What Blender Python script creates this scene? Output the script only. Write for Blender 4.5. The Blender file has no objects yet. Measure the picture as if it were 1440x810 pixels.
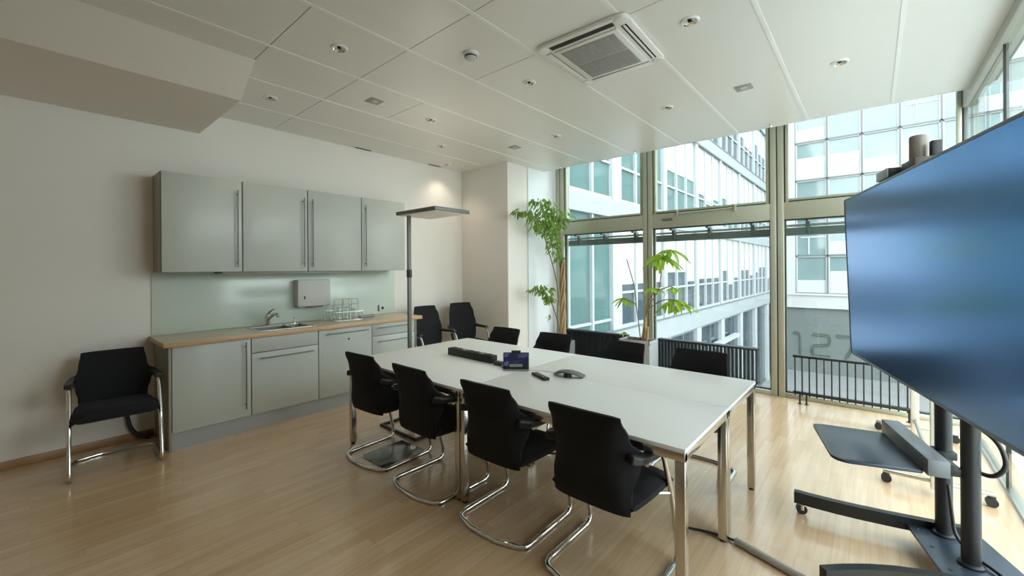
import bpy, bmesh, math, random
from mathutils import Vector, Matrix

S = bpy.context.scene
COL = S.collection
PI = math.pi
R = math.radians

# ------------------------------------------------------------------ camera
YAW, ROLL = 0.7125, -0.0069
CAM = Vector((5.0, 0.0, 1.5))
fw = Vector((-math.sin(YAW), math.cos(YAW), 0))
r0 = Vector((math.cos(YAW), math.sin(YAW), 0)); u0 = Vector((0, 0, 1))
rt = r0 * math.cos(ROLL) + u0 * math.sin(ROLL)
up = u0 * math.cos(ROLL) - r0 * math.sin(ROLL)
cd = bpy.data.cameras.new('camera')
cd.sensor_width = 36.0
cd.lens = 587.5 / 1440 * 36.0
cd.shift_y = -(405 - 378.2) / 1440
cd.clip_start = 0.05; cd.clip_end = 300
cam = bpy.data.objects.new('camera', cd); COL.objects.link(cam)
cam.matrix_world = Matrix(((rt.x, up.x, -fw.x, CAM.x), (rt.y, up.y, -fw.y, CAM.y), (rt.z, up.z, -fw.z, CAM.z), (0, 0, 0, 1)))
S.camera = cam

# ------------------------------------------------------------------ sky, exposure
SKY = 8.5
EXPOSURE = -0.12
S.view_settings.view_transform = 'Standard'
S.view_settings.look = 'None'
S.view_settings.exposure = EXPOSURE
S.view_settings.gamma = 1.0
S.view_settings.use_curve_mapping = False
try:
    S.cycles.max_bounces = 12; S.cycles.diffuse_bounces = 7; S.cycles.glossy_bounces = 6
    S.cycles.transparent_max_bounces = 24; S.cycles.transmission_bounces = 6
    S.cycles.sample_clamp_indirect = 8.0
    S.cycles.caustics_reflective = False; S.cycles.caustics_refractive = False
    S.cycles.use_denoising = True
except Exception:
    pass
W = bpy.data.worlds.new('sky'); S.world = W; W.use_nodes = True
nt = W.node_tree; nt.nodes.clear()
wo = nt.nodes.new('ShaderNodeOutputWorld'); bg = nt.nodes.new('ShaderNodeBackground')
tc = nt.nodes.new('ShaderNodeTexCoord'); sx = nt.nodes.new('ShaderNodeSeparateXYZ'); cr = nt.nodes.new('ShaderNodeValToRGB')
cr.color_ramp.elements[0].position = 0.0; cr.color_ramp.elements[0].color = (0.90, 0.95, 0.97, 1)
cr.color_ramp.elements[1].position = 1.0; cr.color_ramp.elements[1].color = (0.80, 0.90, 1.0, 1)
nt.links.new(tc.outputs['Generated'], sx.inputs[0]); nt.links.new(sx.outputs['Z'], cr.inputs[0])
nt.links.new(cr.outputs[0], bg.inputs[0]); bg.inputs[1].default_value = SKY
nt.links.new(bg.outputs[0], wo.inputs[0])

def area_portal(name, loc, rot, sxx, syy):
    l = bpy.data.lights.new(name, 'AREA'); l.shape = 'RECTANGLE'; l.size = sxx; l.size_y = syy
    l.cycles.is_portal = True
    o = bpy.data.objects.new(name, l); COL.objects.link(o); o.location = loc; o.rotation_euler = rot
    return o
area_portal('window_daylight_portal', (3.35, 5.95, 1.75), (R(-90), 0, 0), 4.7, 3.5)
area_portal('side_daylight_portal', (5.95, 3.7, 1.75), (R(90), 0, R(90)), 4.2, 3.5)

# ------------------------------------------------------------------ materials
def lin(c):
    return tuple(((v / 12.92) if v <= 0.04045 else ((v + 0.055) / 1.055) ** 2.4) for v in c)
def mat(name, col, rough=0.5, metal=0.0, spec=0.5, noise=0.0, nscale=8.0, coat=0.0, bump=0.0, bscale=60.0, tr=0.0, sheen=0.0):
    m = bpy.data.materials.new(name); m.use_nodes = True
    t = m.node_tree; b = t.nodes['Principled BSDF']
    b.inputs['Roughness'].default_value = rough; b.inputs['Metallic'].default_value = metal
    b.inputs['Specular IOR Level'].default_value = spec
    b.inputs['Coat Weight'].default_value = coat
    b.inputs['Coat Roughness'].default_value = 0.08
    if sheen:
        b.inputs['Sheen Weight'].default_value = sheen
    c = (*col, 1)
    tcn = t.nodes.new('ShaderNodeTexCoord')
    nz = t.nodes.new('ShaderNodeTexNoise'); nz.inputs['Scale'].default_value = nscale; nz.inputs['Detail'].default_value = 4
    t.links.new(tcn.outputs['Object'], nz.inputs['Vector'])
    mx = t.nodes.new('ShaderNodeMix'); mx.data_type = 'RGBA'
    k = noise if noise else 0.03
    mx.inputs['A'].default_value = tuple(v * (1 - k) for v in col) + (1,)
    mx.inputs['B'].default_value = tuple(min(1, v * (1 + k)) for v in col) + (1,)
    t.links.new(nz.outputs['Fac'], mx.inputs['Factor']); t.links.new(mx.outputs['Result'], b.inputs['Base Color'])
    if bump:
        n2 = t.nodes.new('ShaderNodeTexNoise'); n2.inputs['Scale'].default_value = bscale; n2.inputs['Detail'].default_value = 3
        t.links.new(tcn.outputs['Object'], n2.inputs['Vector'])
        bp = t.nodes.new('ShaderNodeBump'); bp.inputs['Strength'].default_value = bump; bp.inputs['Distance'].default_value = 0.003
        t.links.new(n2.outputs['Fac'], bp.inputs['Height']); t.links.new(bp.outputs[0], b.inputs['Normal'])
    return m

def emis(name, col, s):
    m = bpy.data.materials.new(name); m.use_nodes = True
    b = m.node_tree.nodes['Principled BSDF']
    b.inputs['Base Color'].default_value = (*col, 1)
    b.inputs['Emission Color'].default_value = (*col, 1); b.inputs['Emission Strength'].default_value = s
    return m

def glass(name, tint, base=0.04, rough=0.0):
    m = bpy.data.materials.new(name); m.use_nodes = True
    t = m.node_tree; t.nodes.clear()
    o = t.nodes.new('ShaderNodeOutputMaterial'); mx = t.nodes.new('ShaderNodeMixShader')
    tr = t.nodes.new('ShaderNodeBsdfTransparent'); gl = t.nodes.new('ShaderNodeBsdfGlossy')
    tr.inputs[0].default_value = (*tint, 1); gl.inputs['Roughness'].default_value = rough
    lw = t.nodes.new('ShaderNodeLayerWeight'); lw.inputs[0].default_value = 0.5
    p = t.nodes.new('ShaderNodeMath'); p.operation = 'POWER'; p.inputs[1].default_value = 5
    a = t.nodes.new('ShaderNodeMath'); a.operation = 'MULTIPLY_ADD'; a.inputs[1].default_value = 0.85; a.inputs[2].default_value = base
    t.links.new(lw.outputs['Facing'], p.inputs[0]); t.links.new(p.outputs[0], a.inputs[0]); t.links.new(a.outputs[0], mx.inputs[0])
    t.links.new(tr.outputs[0], mx.inputs[1]); t.links.new(gl.outputs[0], mx.inputs[2]); t.links.new(mx.outputs[0], o.inputs[0])
    return m

def wood_floor():
    m = bpy.data.materials.new('maple_strip_parquet'); m.use_nodes = True
    t = m.node_tree; b = t.nodes['Principled BSDF']
    tcn = t.nodes.new('ShaderNodeTexCoord'); mp = t.nodes.new('ShaderNodeMapping')
    mp.inputs['Rotation'].default_value = (0, 0, R(90))
    t.links.new(tcn.outputs['Object'], mp.inputs['Vector'])
    br = t.nodes.new('ShaderNodeTexBrick')
    br.inputs['Scale'].default_value = 1.0; br.inputs['Brick Width'].default_value = 0.52; br.inputs['Row Height'].default_value = 0.068
    br.inputs['Mortar Size'].default_value = 0.0007; br.inputs['Mortar Smooth'].default_value = 0.2
    br.offset = 0.37; br.offset_frequency = 2; br.squash = 1.0
    br.inputs['Color1'].default_value = (0.63, 0.43, 0.255, 1); br.inputs['Color2'].default_value = (0.70, 0.51, 0.33, 1)
    br.inputs['Mortar'].default_value = (0.50, 0.33, 0.19, 1)
    t.links.new(mp.outputs[0], br.inputs['Vector'])
    mp2 = t.nodes.new('ShaderNodeMapping'); mp2.inputs['Scale'].default_value = (38, 2.2, 1)
    t.links.new(tcn.outputs['Object'], mp2.inputs['Vector'])
    nz = t.nodes.new('ShaderNodeTexNoise'); nz.inputs['Scale'].default_value = 1.0; nz.inputs['Detail'].default_value = 5
    t.links.new(mp2.outputs[0], nz.inputs['Vector'])
    cr = t.nodes.new('ShaderNodeValToRGB'); cr.color_ramp.elements[0].color = (0.90, 0.88, 0.86, 1); cr.color_ramp.elements[1].color = (1.06, 1.06, 1.06, 1)
    cr.color_ramp.elements[0].position = 0.3; cr.color_ramp.elements[1].position = 0.7
    t.links.new(nz.outputs['Fac'], cr.inputs[0])
    mx = t.nodes.new('ShaderNodeMix'); mx.data_type = 'RGBA'; mx.blend_type = 'MULTIPLY'; mx.inputs['Factor'].default_value = 1
    t.links.new(br.outputs['Color'], mx.inputs['A']); t.links.new(cr.outputs[0], mx.inputs['B'])
    t.links.new(mx.outputs['Result'], b.inputs['Base Color'])
    b.inputs['Roughness'].default_value = 0.24; b.inputs['Specular IOR Level'].default_value = 0.5
    b.inputs['Coat Weight'].default_value = 0.8; b.inputs['Coat Roughness'].default_value = 0.16
    return m

def wood_edge():
    m = bpy.data.materials.new('beech_laminate'); m.use_nodes = True
    t = m.node_tree; b = t.nodes['Principled BSDF']
    tcn = t.nodes.new('ShaderNodeTexCoord'); mp = t.nodes.new('ShaderNodeMapping'); mp.inputs['Scale'].default_value = (40, 3, 40)
    t.links.new(tcn.outputs['Object'], mp.inputs['Vector'])
    nz = t.nodes.new('ShaderNodeTexNoise'); nz.inputs['Scale'].default_value = 1.0; nz.inputs['Detail'].default_value = 4
    t.links.new(mp.outputs[0], nz.inputs['Vector'])
    cr = t.nodes.new('ShaderNodeValToRGB'); cr.color_ramp.elements[0].color = (0.50, 0.30, 0.15, 1); cr.color_ramp.elements[1].color = (0.66, 0.44, 0.25, 1)
    t.links.new(nz.outputs['Fac'], cr.inputs[0]); t.links.new(cr.outputs[0], b.inputs['Base Color'])
    b.inputs['Roughness'].default_value = 0.35
    return m

def screen_glass():
    m = bpy.data.materials.new('matte_display_glass'); m.use_nodes = True
    t = m.node_tree; b = t.nodes['Principled BSDF']
    b.inputs['Base Color'].default_value = (0.125, 0.285, 0.60, 1)
    b.inputs['Metallic'].default_value = 1.0; b.inputs['Roughness'].default_value = 0.22
    return m

M = {}
M['wall'] = mat('warm_white_paint', (0.80, 0.765, 0.715), 0.65, noise=0.015, nscale=3)
M['ceil'] = mat('white_metal_ceiling', (0.82, 0.81, 0.77), 0.32, spec=0.5, noise=0.01)
M['ceilw'] = mat('white_ceiling_profile', (0.88, 0.88, 0.85), 0.35)
M['dark'] = mat('dark_gap', (0.03, 0.03, 0.03), 0.8)
M['floor'] = wood_floor()
M['beech'] = wood_edge()
M['base'] = mat('oak_baseboard', (0.36, 0.20, 0.085), 0.4, noise=0.2, nscale=20)
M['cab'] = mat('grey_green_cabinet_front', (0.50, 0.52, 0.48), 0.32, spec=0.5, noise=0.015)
M['cabs'] = mat('shaded_cabinet_side', (0.27, 0.25, 0.20), 0.5)  # cabinet sides coloured darker to carry the shade they stand in
M['kick'] = mat('grey_plinth', (0.36, 0.37, 0.36), 0.4)
M['steel'] = mat('brushed_steel', (0.55, 0.54, 0.50), 0.28, metal=1.0, noise=0.06, nscale=40)
M['handle'] = mat('dark_satin_steel_handle', (0.20, 0.20, 0.18), 0.35, metal=0.9)
M['chrome'] = mat('chrome', (0.72, 0.70, 0.66), 0.09, metal=1.0)
M['legs'] = mat('satin_chrome_leg', (0.60, 0.56, 0.50), 0.2, metal=1.0, noise=0.05)
M['alu'] = mat('anodised_aluminium', (0.46, 0.46, 0.36), 0.36, metal=0.35, noise=0.03)
M['alud'] = mat('dark_joint', (0.03, 0.035, 0.03), 0.6)
M['white'] = mat('white_laminate', (0.86, 0.87, 0.86), 0.42, noise=0.01)
M['fabric'] = mat('black_fabric', (0.013, 0.013, 0.015), 0.85, spec=0.25, noise=0.15, nscale=300, bump=0.3, bscale=500, sheen=0.03)
M['black'] = mat('black_plastic', (0.012, 0.012, 0.012), 0.42)
M['blackm'] = mat('black_powder_coat', (0.011, 0.0115, 0.012), 0.42, spec=0.4)
M['slate'] = mat('slate_grey_metal', (0.035, 0.048, 0.066), 0.34, metal=0.2)
M['greyp'] = mat('grey_plastic', (0.28, 0.29, 0.30), 0.38, metal=0.3)
M['radi'] = mat('anthracite_radiator', (0.010, 0.012, 0.014), 0.5)
M['splash'] = mat('pale_green_back_painted_glass', (0.62, 0.69, 0.62), 0.18, spec=0.6, noise=0.02)
M['wplast'] = mat('white_plastic', (0.80, 0.79, 0.76), 0.4)
M['gplast'] = mat('light_grey_plastic', (0.60, 0.58, 0.55), 0.45)
M['grille'] = mat('grey_mesh_grille', (0.36, 0.36, 0.34), 0.6)
M['glass'] = glass('window_glass', (0.93, 0.97, 0.955), 0.035)
M['clear'] = glass('drinking_glass', (0.92, 0.96, 0.95), 0.10)
M['screen'] = screen_glass()
M['tab'] = None
M['leaf'] = mat('green_leaf', (0.27, 0.42, 0.08), 0.4, noise=0.5, nscale=9)
M['leaf2'] = mat('bright_green_leaf', (0.40, 0.58, 0.07), 0.4, noise=0.3, nscale=9)
for k in ('leaf', 'leaf2'):
    t = M[k].node_tree; b = t.nodes['Principled BSDF']
    tl = t.nodes.new('ShaderNodeBsdfTranslucent'); mx = t.nodes.new('ShaderNodeMixShader'); mx.inputs[0].default_value = 0.45
    t.links.new(b.inputs['Base Color'].links[0].from_socket, tl.inputs[0])
    out = [n for n in t.nodes if n.type == 'OUTPUT_MATERIAL'][0]
    t.links.new(b.outputs[0], mx.inputs[1]); t.links.new(tl.outputs[0], mx.inputs[2]); t.links.new(mx.outputs[0], out.inputs[0])
M['bark'] = mat('pale_bark', (0.42, 0.29, 0.15), 0.8, noise=0.3, nscale=25, bump=0.5, bscale=40)
M['twig'] = mat('grey_brown_twig', (0.22, 0.16, 0.11), 0.8, noise=0.2, nscale=25)
M['soil'] = mat('potting_soil', (0.03, 0.022, 0.016), 0.95, noise=0.4, nscale=60, bump=1.0, bscale=80)
M['pot'] = mat('grey_planter', (0.42, 0.44, 0.46), 0.4)
M['potd'] = mat('dark_planter', (0.05, 0.05, 0.05), 0.5)
M['diff'] = emis('lamp_diffuser', (0.75, 0.70, 0.62), 0.10)
M['bulb'] = emis('warm_lamp', (1.0, 0.82, 0.6), 6.0)
# outside
M['xwhite'] = mat('facade_white_panel', (0.34, 0.36, 0.37), 0.5, noise=0.02)
M['xspan'] = mat('facade_light_grey_panel', (0.27, 0.29, 0.295), 0.5, noise=0.02)
M['xgrey'] = mat('facade_grey_plaster', (0.12, 0.135, 0.13), 0.7, noise=0.06, nscale=1)
M['xblind'] = mat('white_roller_blind', (0.42, 0.415, 0.41), 0.8)
M['xteal'] = mat('teal_office_glazing', (0.065, 0.125, 0.12), 0.06, spec=0.8, noise=0.35, nscale=0.5)
M['xpale'] = mat('pale_office_glazing', (0.16, 0.22, 0.22), 0.06, spec=0.8, noise=0.35, nscale=0.6)
M['xdark'] = mat('dark_blue_glazing', (0.035, 0.055, 0.07), 0.06, spec=0.8, noise=0.3, nscale=0.5)
M['xframe'] = mat('facade_grey_frame', (0.11, 0.125, 0.125), 0.5)
M['xground'] = mat('courtyard_paving', (0.20, 0.20, 0.195), 0.8, noise=0.1, nscale=2)
M['xrail'] = mat('blind_housing', (0.15, 0.17, 0.16), 0.5)
M['digit'] = mat('dark_green_numeral', (0.06, 0.10, 0.075), 0.6)

# ------------------------------------------------------------------ mesh builder
class MB:
    def __init__(self):
        self.bm = bmesh.new(); self.mi = 0
    def _add(self, fn):
        n0 = set(self.bm.faces)
        r = fn()
        for f in self.bm.faces:
            if f not in n0: f.material_index = self.mi
        return r
    def box(self, x0, x1, y0, y1, z0, z1, bev=0.0, seg=2, mtx=None):
        b2 = bmesh.new()
        vs = [b2.verts.new((x, y, z)) for x in (x0, x1) for y in (y0, y1) for z in (z0, z1)]
        for q in ((0, 1, 3, 2), (4, 6, 7, 5), (0, 4, 5, 1), (2, 3, 7, 6), (0, 2, 6, 4), (1, 5, 7, 3)):
            b2.faces.new([vs[i] for i in q])
        if bev > 0:
            bmesh.ops.bevel(b2, geom=b2.edges[:], offset=bev, segments=seg, profile=0.5, affect='EDGES')
        return self._merge(b2, mtx)
    def _merge(self, b2, mtx=None):
        bmesh.ops.recalc_face_normals(b2, faces=b2.faces[:])
        mp = {}
        for v in b2.verts:
            co = mtx @ v.co if mtx else v.co
            mp[v] = self.bm.verts.new(co)
        for f in b2.faces:
            try:
                g = self.bm.faces.new([mp[v] for v in f.verts]); g.material_index = self.mi
            except ValueError:
                pass
        b2.free(); return self
    def prism(self, pts, z0, z1, bev=0.0, mtx=None):
        b2 = bmesh.new()
        lo = [b2.verts.new((p[0], p[1], z0)) for p in pts]; hi = [b2.verts.new((p[0], p[1], z1)) for p in pts]
        b2.faces.new(lo[::-1]); b2.faces.new(hi); n = len(pts)
        for i in range(n):
            b2.faces.new((lo[i], lo[(i + 1) % n], hi[(i + 1) % n], hi[i]))
        if bev > 0:
            es = [e for e in b2.edges if abs(e.verts[0].co.z - e.verts[1].co.z) < 1e-6]
            bmesh.ops.bevel(b2, geom=es, offset=bev, segments=2, profile=0.5, affect='EDGES')
        return self._merge(b2, mtx)
    def tube(self, pts, rad, n=10, rect=None, closed=False, cap=True, mtx=None):
        pts = [Vector(p) for p in pts]; m = len(pts)
        rads = rad if isinstance(rad, (list, tuple)) else [rad] * m
        b2 = bmesh.new(); rings = []
        tan = []
        for i in range(m):
            if closed: d = pts[(i + 1) % m] - pts[i - 1]
            elif i == 0: d = pts[1] - pts[0]
            elif i == m - 1: d = pts[-1] - pts[-2]
            else: d = (pts[i + 1] - pts[i]).normalized() + (pts[i] - pts[i - 1]).normalized()
            tan.append(d.normalized())
        ref = Vector((0, 0, 1)) if abs(tan[0].z) < 0.9 else Vector((0, 1, 0))
        nrm = (ref - tan[0] * ref.dot(tan[0])).normalized()
        for i in range(m):
            nrm = (nrm - tan[i] * nrm.dot(tan[i]))
            if nrm.length < 1e-6: nrm = tan[i].orthogonal()
            nrm.normalize(); bi = tan[i].cross(nrm)
            if rect:
                a, b = rect; k = rads[i]
                prof = [(a * k, b * k), (-a * k, b * k), (-a * k, -b * k), (a * k, -b * k)]
            else:
                prof = [(rads[i] * math.cos(2 * PI * j / n), rads[i] * math.sin(2 * PI * j / n)) for j in range(n)]
            rings.append([b2.verts.new(pts[i] + nrm * q[1] + bi * q[0]) for q in prof])
        k = len(rings[0])
        for i in range(m if closed else m - 1):
            A, B = rings[i], rings[(i + 1) % m]
            for j in range(k):
                b2.faces.new((A[j], A[(j + 1) % k], B[(j + 1) % k], B[j]))
        if cap and not closed:
            b2.faces.new(rings[0][::-1]); b2.faces.new(rings[-1])
        return self._merge(b2, mtx)
    def cyl(self, p, q, r1, r2=None, n=20):
        return self.tube([p, q], [r1, r1 if r2 is None else r2], n)
    def lathe(self, prof, c=(0, 0, 0), n=28, mtx=None):
        b2 = bmesh.new(); rings = []
        for r, z in prof:
            if r < 1e-5: rings.append([b2.verts.new((c[0], c[1], c[2] + z))])
            else: rings.append([b2.verts.new((c[0] + r * math.cos(2 * PI * j / n), c[1] + r * math.sin(2 * PI * j / n), c[2] + z)) for j in range(n)])
        for A, B in zip(rings, rings[1:]):
            for j in range(n):
                a = [A[j % len(A)], A[(j + 1) % len(A)]] if len(A) > 1 else [A[0]]
                b = [B[(j + 1) % len(B)], B[j % len(B)]] if len(B) > 1 else [B[0]]
                if len(a) + len(b) >= 3: b2.faces.new(a + b)
        return self._merge(b2, mtx)
    def slab(self, fn, nu, nv, th, mtx=None):
        # fn(u,v) -> (point, normal) for u in -1..1, v in 0..1; th(u,v) thickness; closed rounded slab
        b2 = bmesh.new(); G = []
        for side in (0, 1):
            g = []
            for i in range(nu + 1):
                row = []
                for j in range(nv + 1):
                    u = -1 + 2 * i / nu; v = j / nv
                    p, nn = fn(u, v)
                    row.append(b2.verts.new(Vector(p) + Vector(nn) * (th(u, v) * (0.5 if side else -0.5))))
                g.append(row)
            G.append(g)
        for i in range(nu):
            for j in range(nv):
                b2.faces.new((G[1][i][j], G[1][i + 1][j], G[1][i + 1][j + 1], G[1][i][j + 1]))
                b2.faces.new((G[0][i][j + 1], G[0][i + 1][j + 1], G[0][i + 1][j], G[0][i][j]))
        for i in range(nu):
            b2.faces.new((G[0][i][0], G[0][i + 1][0], G[1][i + 1][0], G[1][i][0]))
            b2.faces.new((G[1][i][nv], G[1][i + 1][nv], G[0][i + 1][nv], G[0][i][nv]))
        for j in range(nv):
            b2.faces.new((G[1][0][j], G[1][0][j + 1], G[0][0][j + 1], G[0][0][j]))
            b2.faces.new((G[0][nu][j], G[0][nu][j + 1], G[1][nu][j + 1], G[1][nu][j]))
        return self._merge(b2, mtx)
    def face(self, pts):
        f = self.bm.faces.new([self.bm.verts.new(p) for p in pts]); f.material_index = self.mi; return self
    def build(self, name, mats, parent=None, smooth=True, ang=38):
        me = bpy.data.meshes.new(name)
        self.bm.normal_update(); self.bm.to_mesh(me); self.bm.free()
        for m_ in (mats if isinstance(mats, (list, tuple)) else [mats]): me.materials.append(m_)
        if smooth:
            me.polygons.foreach_set('use_smooth', [True] * len(me.polygons))
            me.set_sharp_from_angle(angle=R(ang))
        o = bpy.data.objects.new(name, me); COL.objects.link(o)
        if parent: o.parent = parent
        return o

def fillet(pts, r, n=6):
    pts = [Vector(p) for p in pts]; out = [pts[0]]
    for i in range(1, len(pts) - 1):
        p = pts[i]; a = (pts[i - 1] - p); b = (pts[i + 1] - p)
        k = min(r, a.length * 0.49, b.length * 0.49)
        A = p + a.normalized() * k; B = p + b.normalized() * k
        for j in range(n + 1):
            t = j / n
            out.append(A * (1 - t) ** 2 + p * 2 * t * (1 - t) + B * t ** 2)
    out.append(pts[-1]); return out

def tag(o, label=None, cat=None, group=None, kind=None):
    if label: o['label'] = label
    if cat: o['category'] = cat
    if group: o['group'] = group
    if kind: o['kind'] = kind
    return o
def empty(name, loc=(0, 0, 0), rz=0.0, label=None, cat=None, group=None, kind=None):
    o = bpy.data.objects.new(name, None); o.empty_display_size = 0.1; COL.objects.link(o)
    o.location = loc; o.rotation_euler = (0, 0, rz)
    return tag(o, label, cat, group, kind)
def copy_tree(o, parent=None):
    c = o.copy(); COL.objects.link(c)
    if parent: c.parent = parent
    for ch in list(o.children): copy_tree(ch, c)
    return c
def struct(name, mb, m, parent=None, **k):
    o = mb.build(name, m, parent, **k); o['kind'] = 'structure'; return o

# ------------------------------------------------------------------ room shell
XR = 5.66          # right glass wall
YF = 5.74          # window plane
YB = -2.3          # wall behind
ZC = 3.06
b = MB(); b.box(-0.15, 5.80, YB, 5.80, -0.12, 0.0); struct('floor', b, M['floor'], smooth=False)
b = MB(); b.box(-0.18, 0.0, YB, 4.56, 0.0, 3.5); struct('wall_left', b, M['wall'], smooth=False)
b = MB(); b.box(-0.18, 0.985, 4.56, 5.02, 0.0, 3.5, 0.004)
struct('wall_far', b, M['wall'])
b = MB(); b.box(-0.18, 1.0, 5.02, 5.95, 0.0, 3.5); b.box(1.0, 1.05, 5.66, 5.95, 0.0, 3.5); struct('wall_far_reveal', b, mat('white_reveal_panel', (0.84, 0.86, 0.87), 0.35), smooth=False)
b = MB(); b.box(-0.18, 5.85, YB - 0.15, YB, 0.0, 3.5); struct('wall_rear', b, M['wall'], smooth=False)
b = MB(); b.box(XR, XR + 0.15, YB, 1.6, 0.0, 3.5); struct('wall_right', b, M['wall'], smooth=False)
b = MB(); b.box(0.0, 0.014, YB, 0.745, 0.0, 0.065, 0.003); struct('baseboard_left', b, M['base'])
b = MB(); b.box(0.0, 0.014, 3.25, 4.56, 0.0, 0.065, 0.003); b.box(0.014, 0.985, 4.546, 4.56, 0.0, 0.065, 0.003); struct('baseboard_far', b, M['base'])

# ceiling of metal panels with white profile strips and dark cross joints
xs = [-0.10, 0.56, 1.20, 1.84, 2.51, 3.16, 3.82, 4.48, 5.15, XR]
ys = [-2.3, -1.55, -0.88, -0.22, 0.44, 1.10, 1.77, 2.42, 3.08, 3.74, 4.40, 5.06, 5.41]
b = MB()
b.mi = 1; b.box(-0.18, XR + 0.15, YB - 0.1, 5.41, ZC + 0.022, ZC + 0.5)
b.mi = 0
for i in range(len(xs) - 1):
    # panels run along y; cross joints visible every panel
    cuts = [-2.3]
    if i in (2, 3): cuts.append(1.10)
    cuts.append(1.77)
    if i in (2, 4, 6): cuts.append(2.42)
    cuts.append(5.41)
    for y0, y1 in zip(cuts, cuts[1:]):
        b.box(xs[i] + 0.0125, xs[i + 1] - 0.0125, y0 + 0.003, y1 - 0.003, ZC, ZC + 0.03)
b.box(-0.1, XR, 5.395, 5.42, ZC - 0.004, ZC + 0.5)
b.mi = 2
for x in xs[1:-1]:
    b.box(x - 0.0125, x + 0.0125, YB, 5.395, ZC - 0.003, ZC + 0.03)
struct('ceiling', b, [M['ceil'], M['dark'], M['ceilw']], smooth=False)
b = MB(); b.box(0.0, XR + 0.2, 5.42, 6.0, 3.52, 3.7); struct('ceiling_window_slot', b, M['ceil'], smooth=False)
# bulkhead along the kitchen wall, its fascia leaning outward
b = MB()
prof = [(0.0, 2.85), (1.215, 2.85), (1.55, 3.062), (0.0, 3.062)]
mt = Matrix(((1, 0, 0, 0), (0, 0, 1, 0), (0, 1, 0, 0), (0, 0, 0, 1)))
b.prism(prof, YB, 1.105, mtx=mt)
struct('ceiling_bulkhead', b, M['wall'], smooth=False)

# ------------------------------------------------------------------ window wall (mullions, transoms, panes)
mull = [(1.05, 1.20), (2.535, 2.672), (4.09, 4.226), (5.650, 5.680)]
for k, (a, c) in enumerate(mull):
    b = MB(); mid = (a + c) / 2
    if k == 3:
        b.box(a, c, YF - 0.02, YF + 0.03, 0.0, 3.52, 0.003); struct('trim_4', b, M['xrail']); continue
    b.box(a, mid - 0.006, YF - 0.05, YF + 0.10, 0.0, 3.52, 0.003); b.box(mid + 0.006, c, YF - 0.05, YF + 0.10, 0.0, 3.52, 0.003)
    b.mi = 1; b.box(mid - 0.006, mid + 0.006, YF - 0.03, YF + 0.10, 0.0, 3.52)
    struct('trim_%d' % (k + 1), b, [M['alu'], M['alud']])
for k in range(3):
    x0 = mull[k][1]; x1 = mull[k + 1][0]
    w = empty('window_%d' % (k + 1), ((x0 + x1) / 2, YF, 0.0), kind='structure')
    L = x0 - (x0 + x1) / 2; Rr = -L
    b = MB()
    b.box(L, Rr, -0.045, 0.08, 2.05, 2.245, 0.003)          # transom
    b.box(L, Rr, -0.045, 0.08, 0.0, 0.05, 0.003)            # sill
    b.mi = 1
    for (za, zb) in ((0.05, 2.05), (2.245, 3.52)):          # thin black gaskets round the panes
        b.box(L, L + 0.014, -0.012, 0.035, za, zb); b.box(Rr - 0.014, Rr, -0.012, 0.035, za, zb)
        b.box(L, Rr, -0.012, 0.035, za, za + 0.014); b.box(L, Rr, -0.012, 0.035, zb - 0.014, zb)
    struct('frame', b, [M['alu'], M['alud']], w)
    b = MB()
    b.box(L + 0.014, L + 0.045, -0.03, 0.05, 2.245, 3.52, 0.002); b.box(Rr - 0.045, Rr - 0.014, -0.03, 0.05, 2.245, 3.52, 0.002)
    b.box(L + 0.045, Rr - 0.045, -0.03, 0.05, 2.259, 2.285, 0.002)
    struct('sash', b, M['alu'], w)
    for nm, za, zb in (('lower_pane', 0.05, 2.05), ('upper_pane', 2.245, 3.52)):
        b = MB(); b.box(L + 0.004, Rr - 0.004, 0.005, 0.017, za + 0.004, zb - 0.004); struct(nm, b, M['glass'], w, smooth=False)
    if k == 1:
        b = MB(); b.box(-0.56, -0.42, -0.075, -0.045, 2.145, 2.175, 0.006); struct('latch', b, mat('bronze_latch', (0.16, 0.13, 0.09), 0.5), w)
        b = MB()
        for xx in (-0.36, 0.34):
            b.box(xx - 0.012, xx + 0.012, -0.075, -0.04, 2.19, 2.27, 0.003)
        b.tube([(-0.34, -0.065, 2.225), (0.32, -0.065, 2.235)], 0.010, 10)
        struct('opener_rod', b, M['alu'], w)
    if k == 2:
        b = MB(); b.box(Rr - 0.02, Rr, -0.05, -0.03, 1.2, 1.3); struct('handle', b, M['steel'], w)
# fixed glass side wall on the right
w = empty('window_4', (XR + 0.02, 4.05, 0.0), kind='structure')
b = MB(); b.box(-0.04, 0.06, -2.45, 1.69, 2.98, 3.52, 0.003); struct('head_rail', b, mat('grey_head_rail', (0.42, 0.42, 0.36), 0.5), w)
b = MB(); b.box(-0.02, 0.03, -2.45, 1.69, 0.0, 0.018); struct('bottom_rail', b, M['steel'], w)
for yy0, yy1 in ((-2.45, -0.7), (-0.69, 0.22), (0.235, 1.64)):
    b = MB(); b.box(-0.006, 0.006, yy0, yy1, 0.018, 2.98); struct('pane', b, M['glass'], w, smooth=False)
b = MB(); b.box(-0.012, 0.012, 0.218, 0.236, 0.0, 2.98, 0.002); b.box(-0.012, 0.012, -0.70, -0.685, 0.0, 2.98, 0.002); struct('glazing_post', b, M['alud'], w)

# ------------------------------------------------------------------ exterior: courtyard
b = MB(); b.box(-14, 60, 6.3, 60, -5.7, -5.5); b.box(5.9, 60, -30, 6.3, -5.7, -5.5); o = b.build('courtyard_ground', M['xground'], smooth=False); o['kind'] = 'structure'

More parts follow.
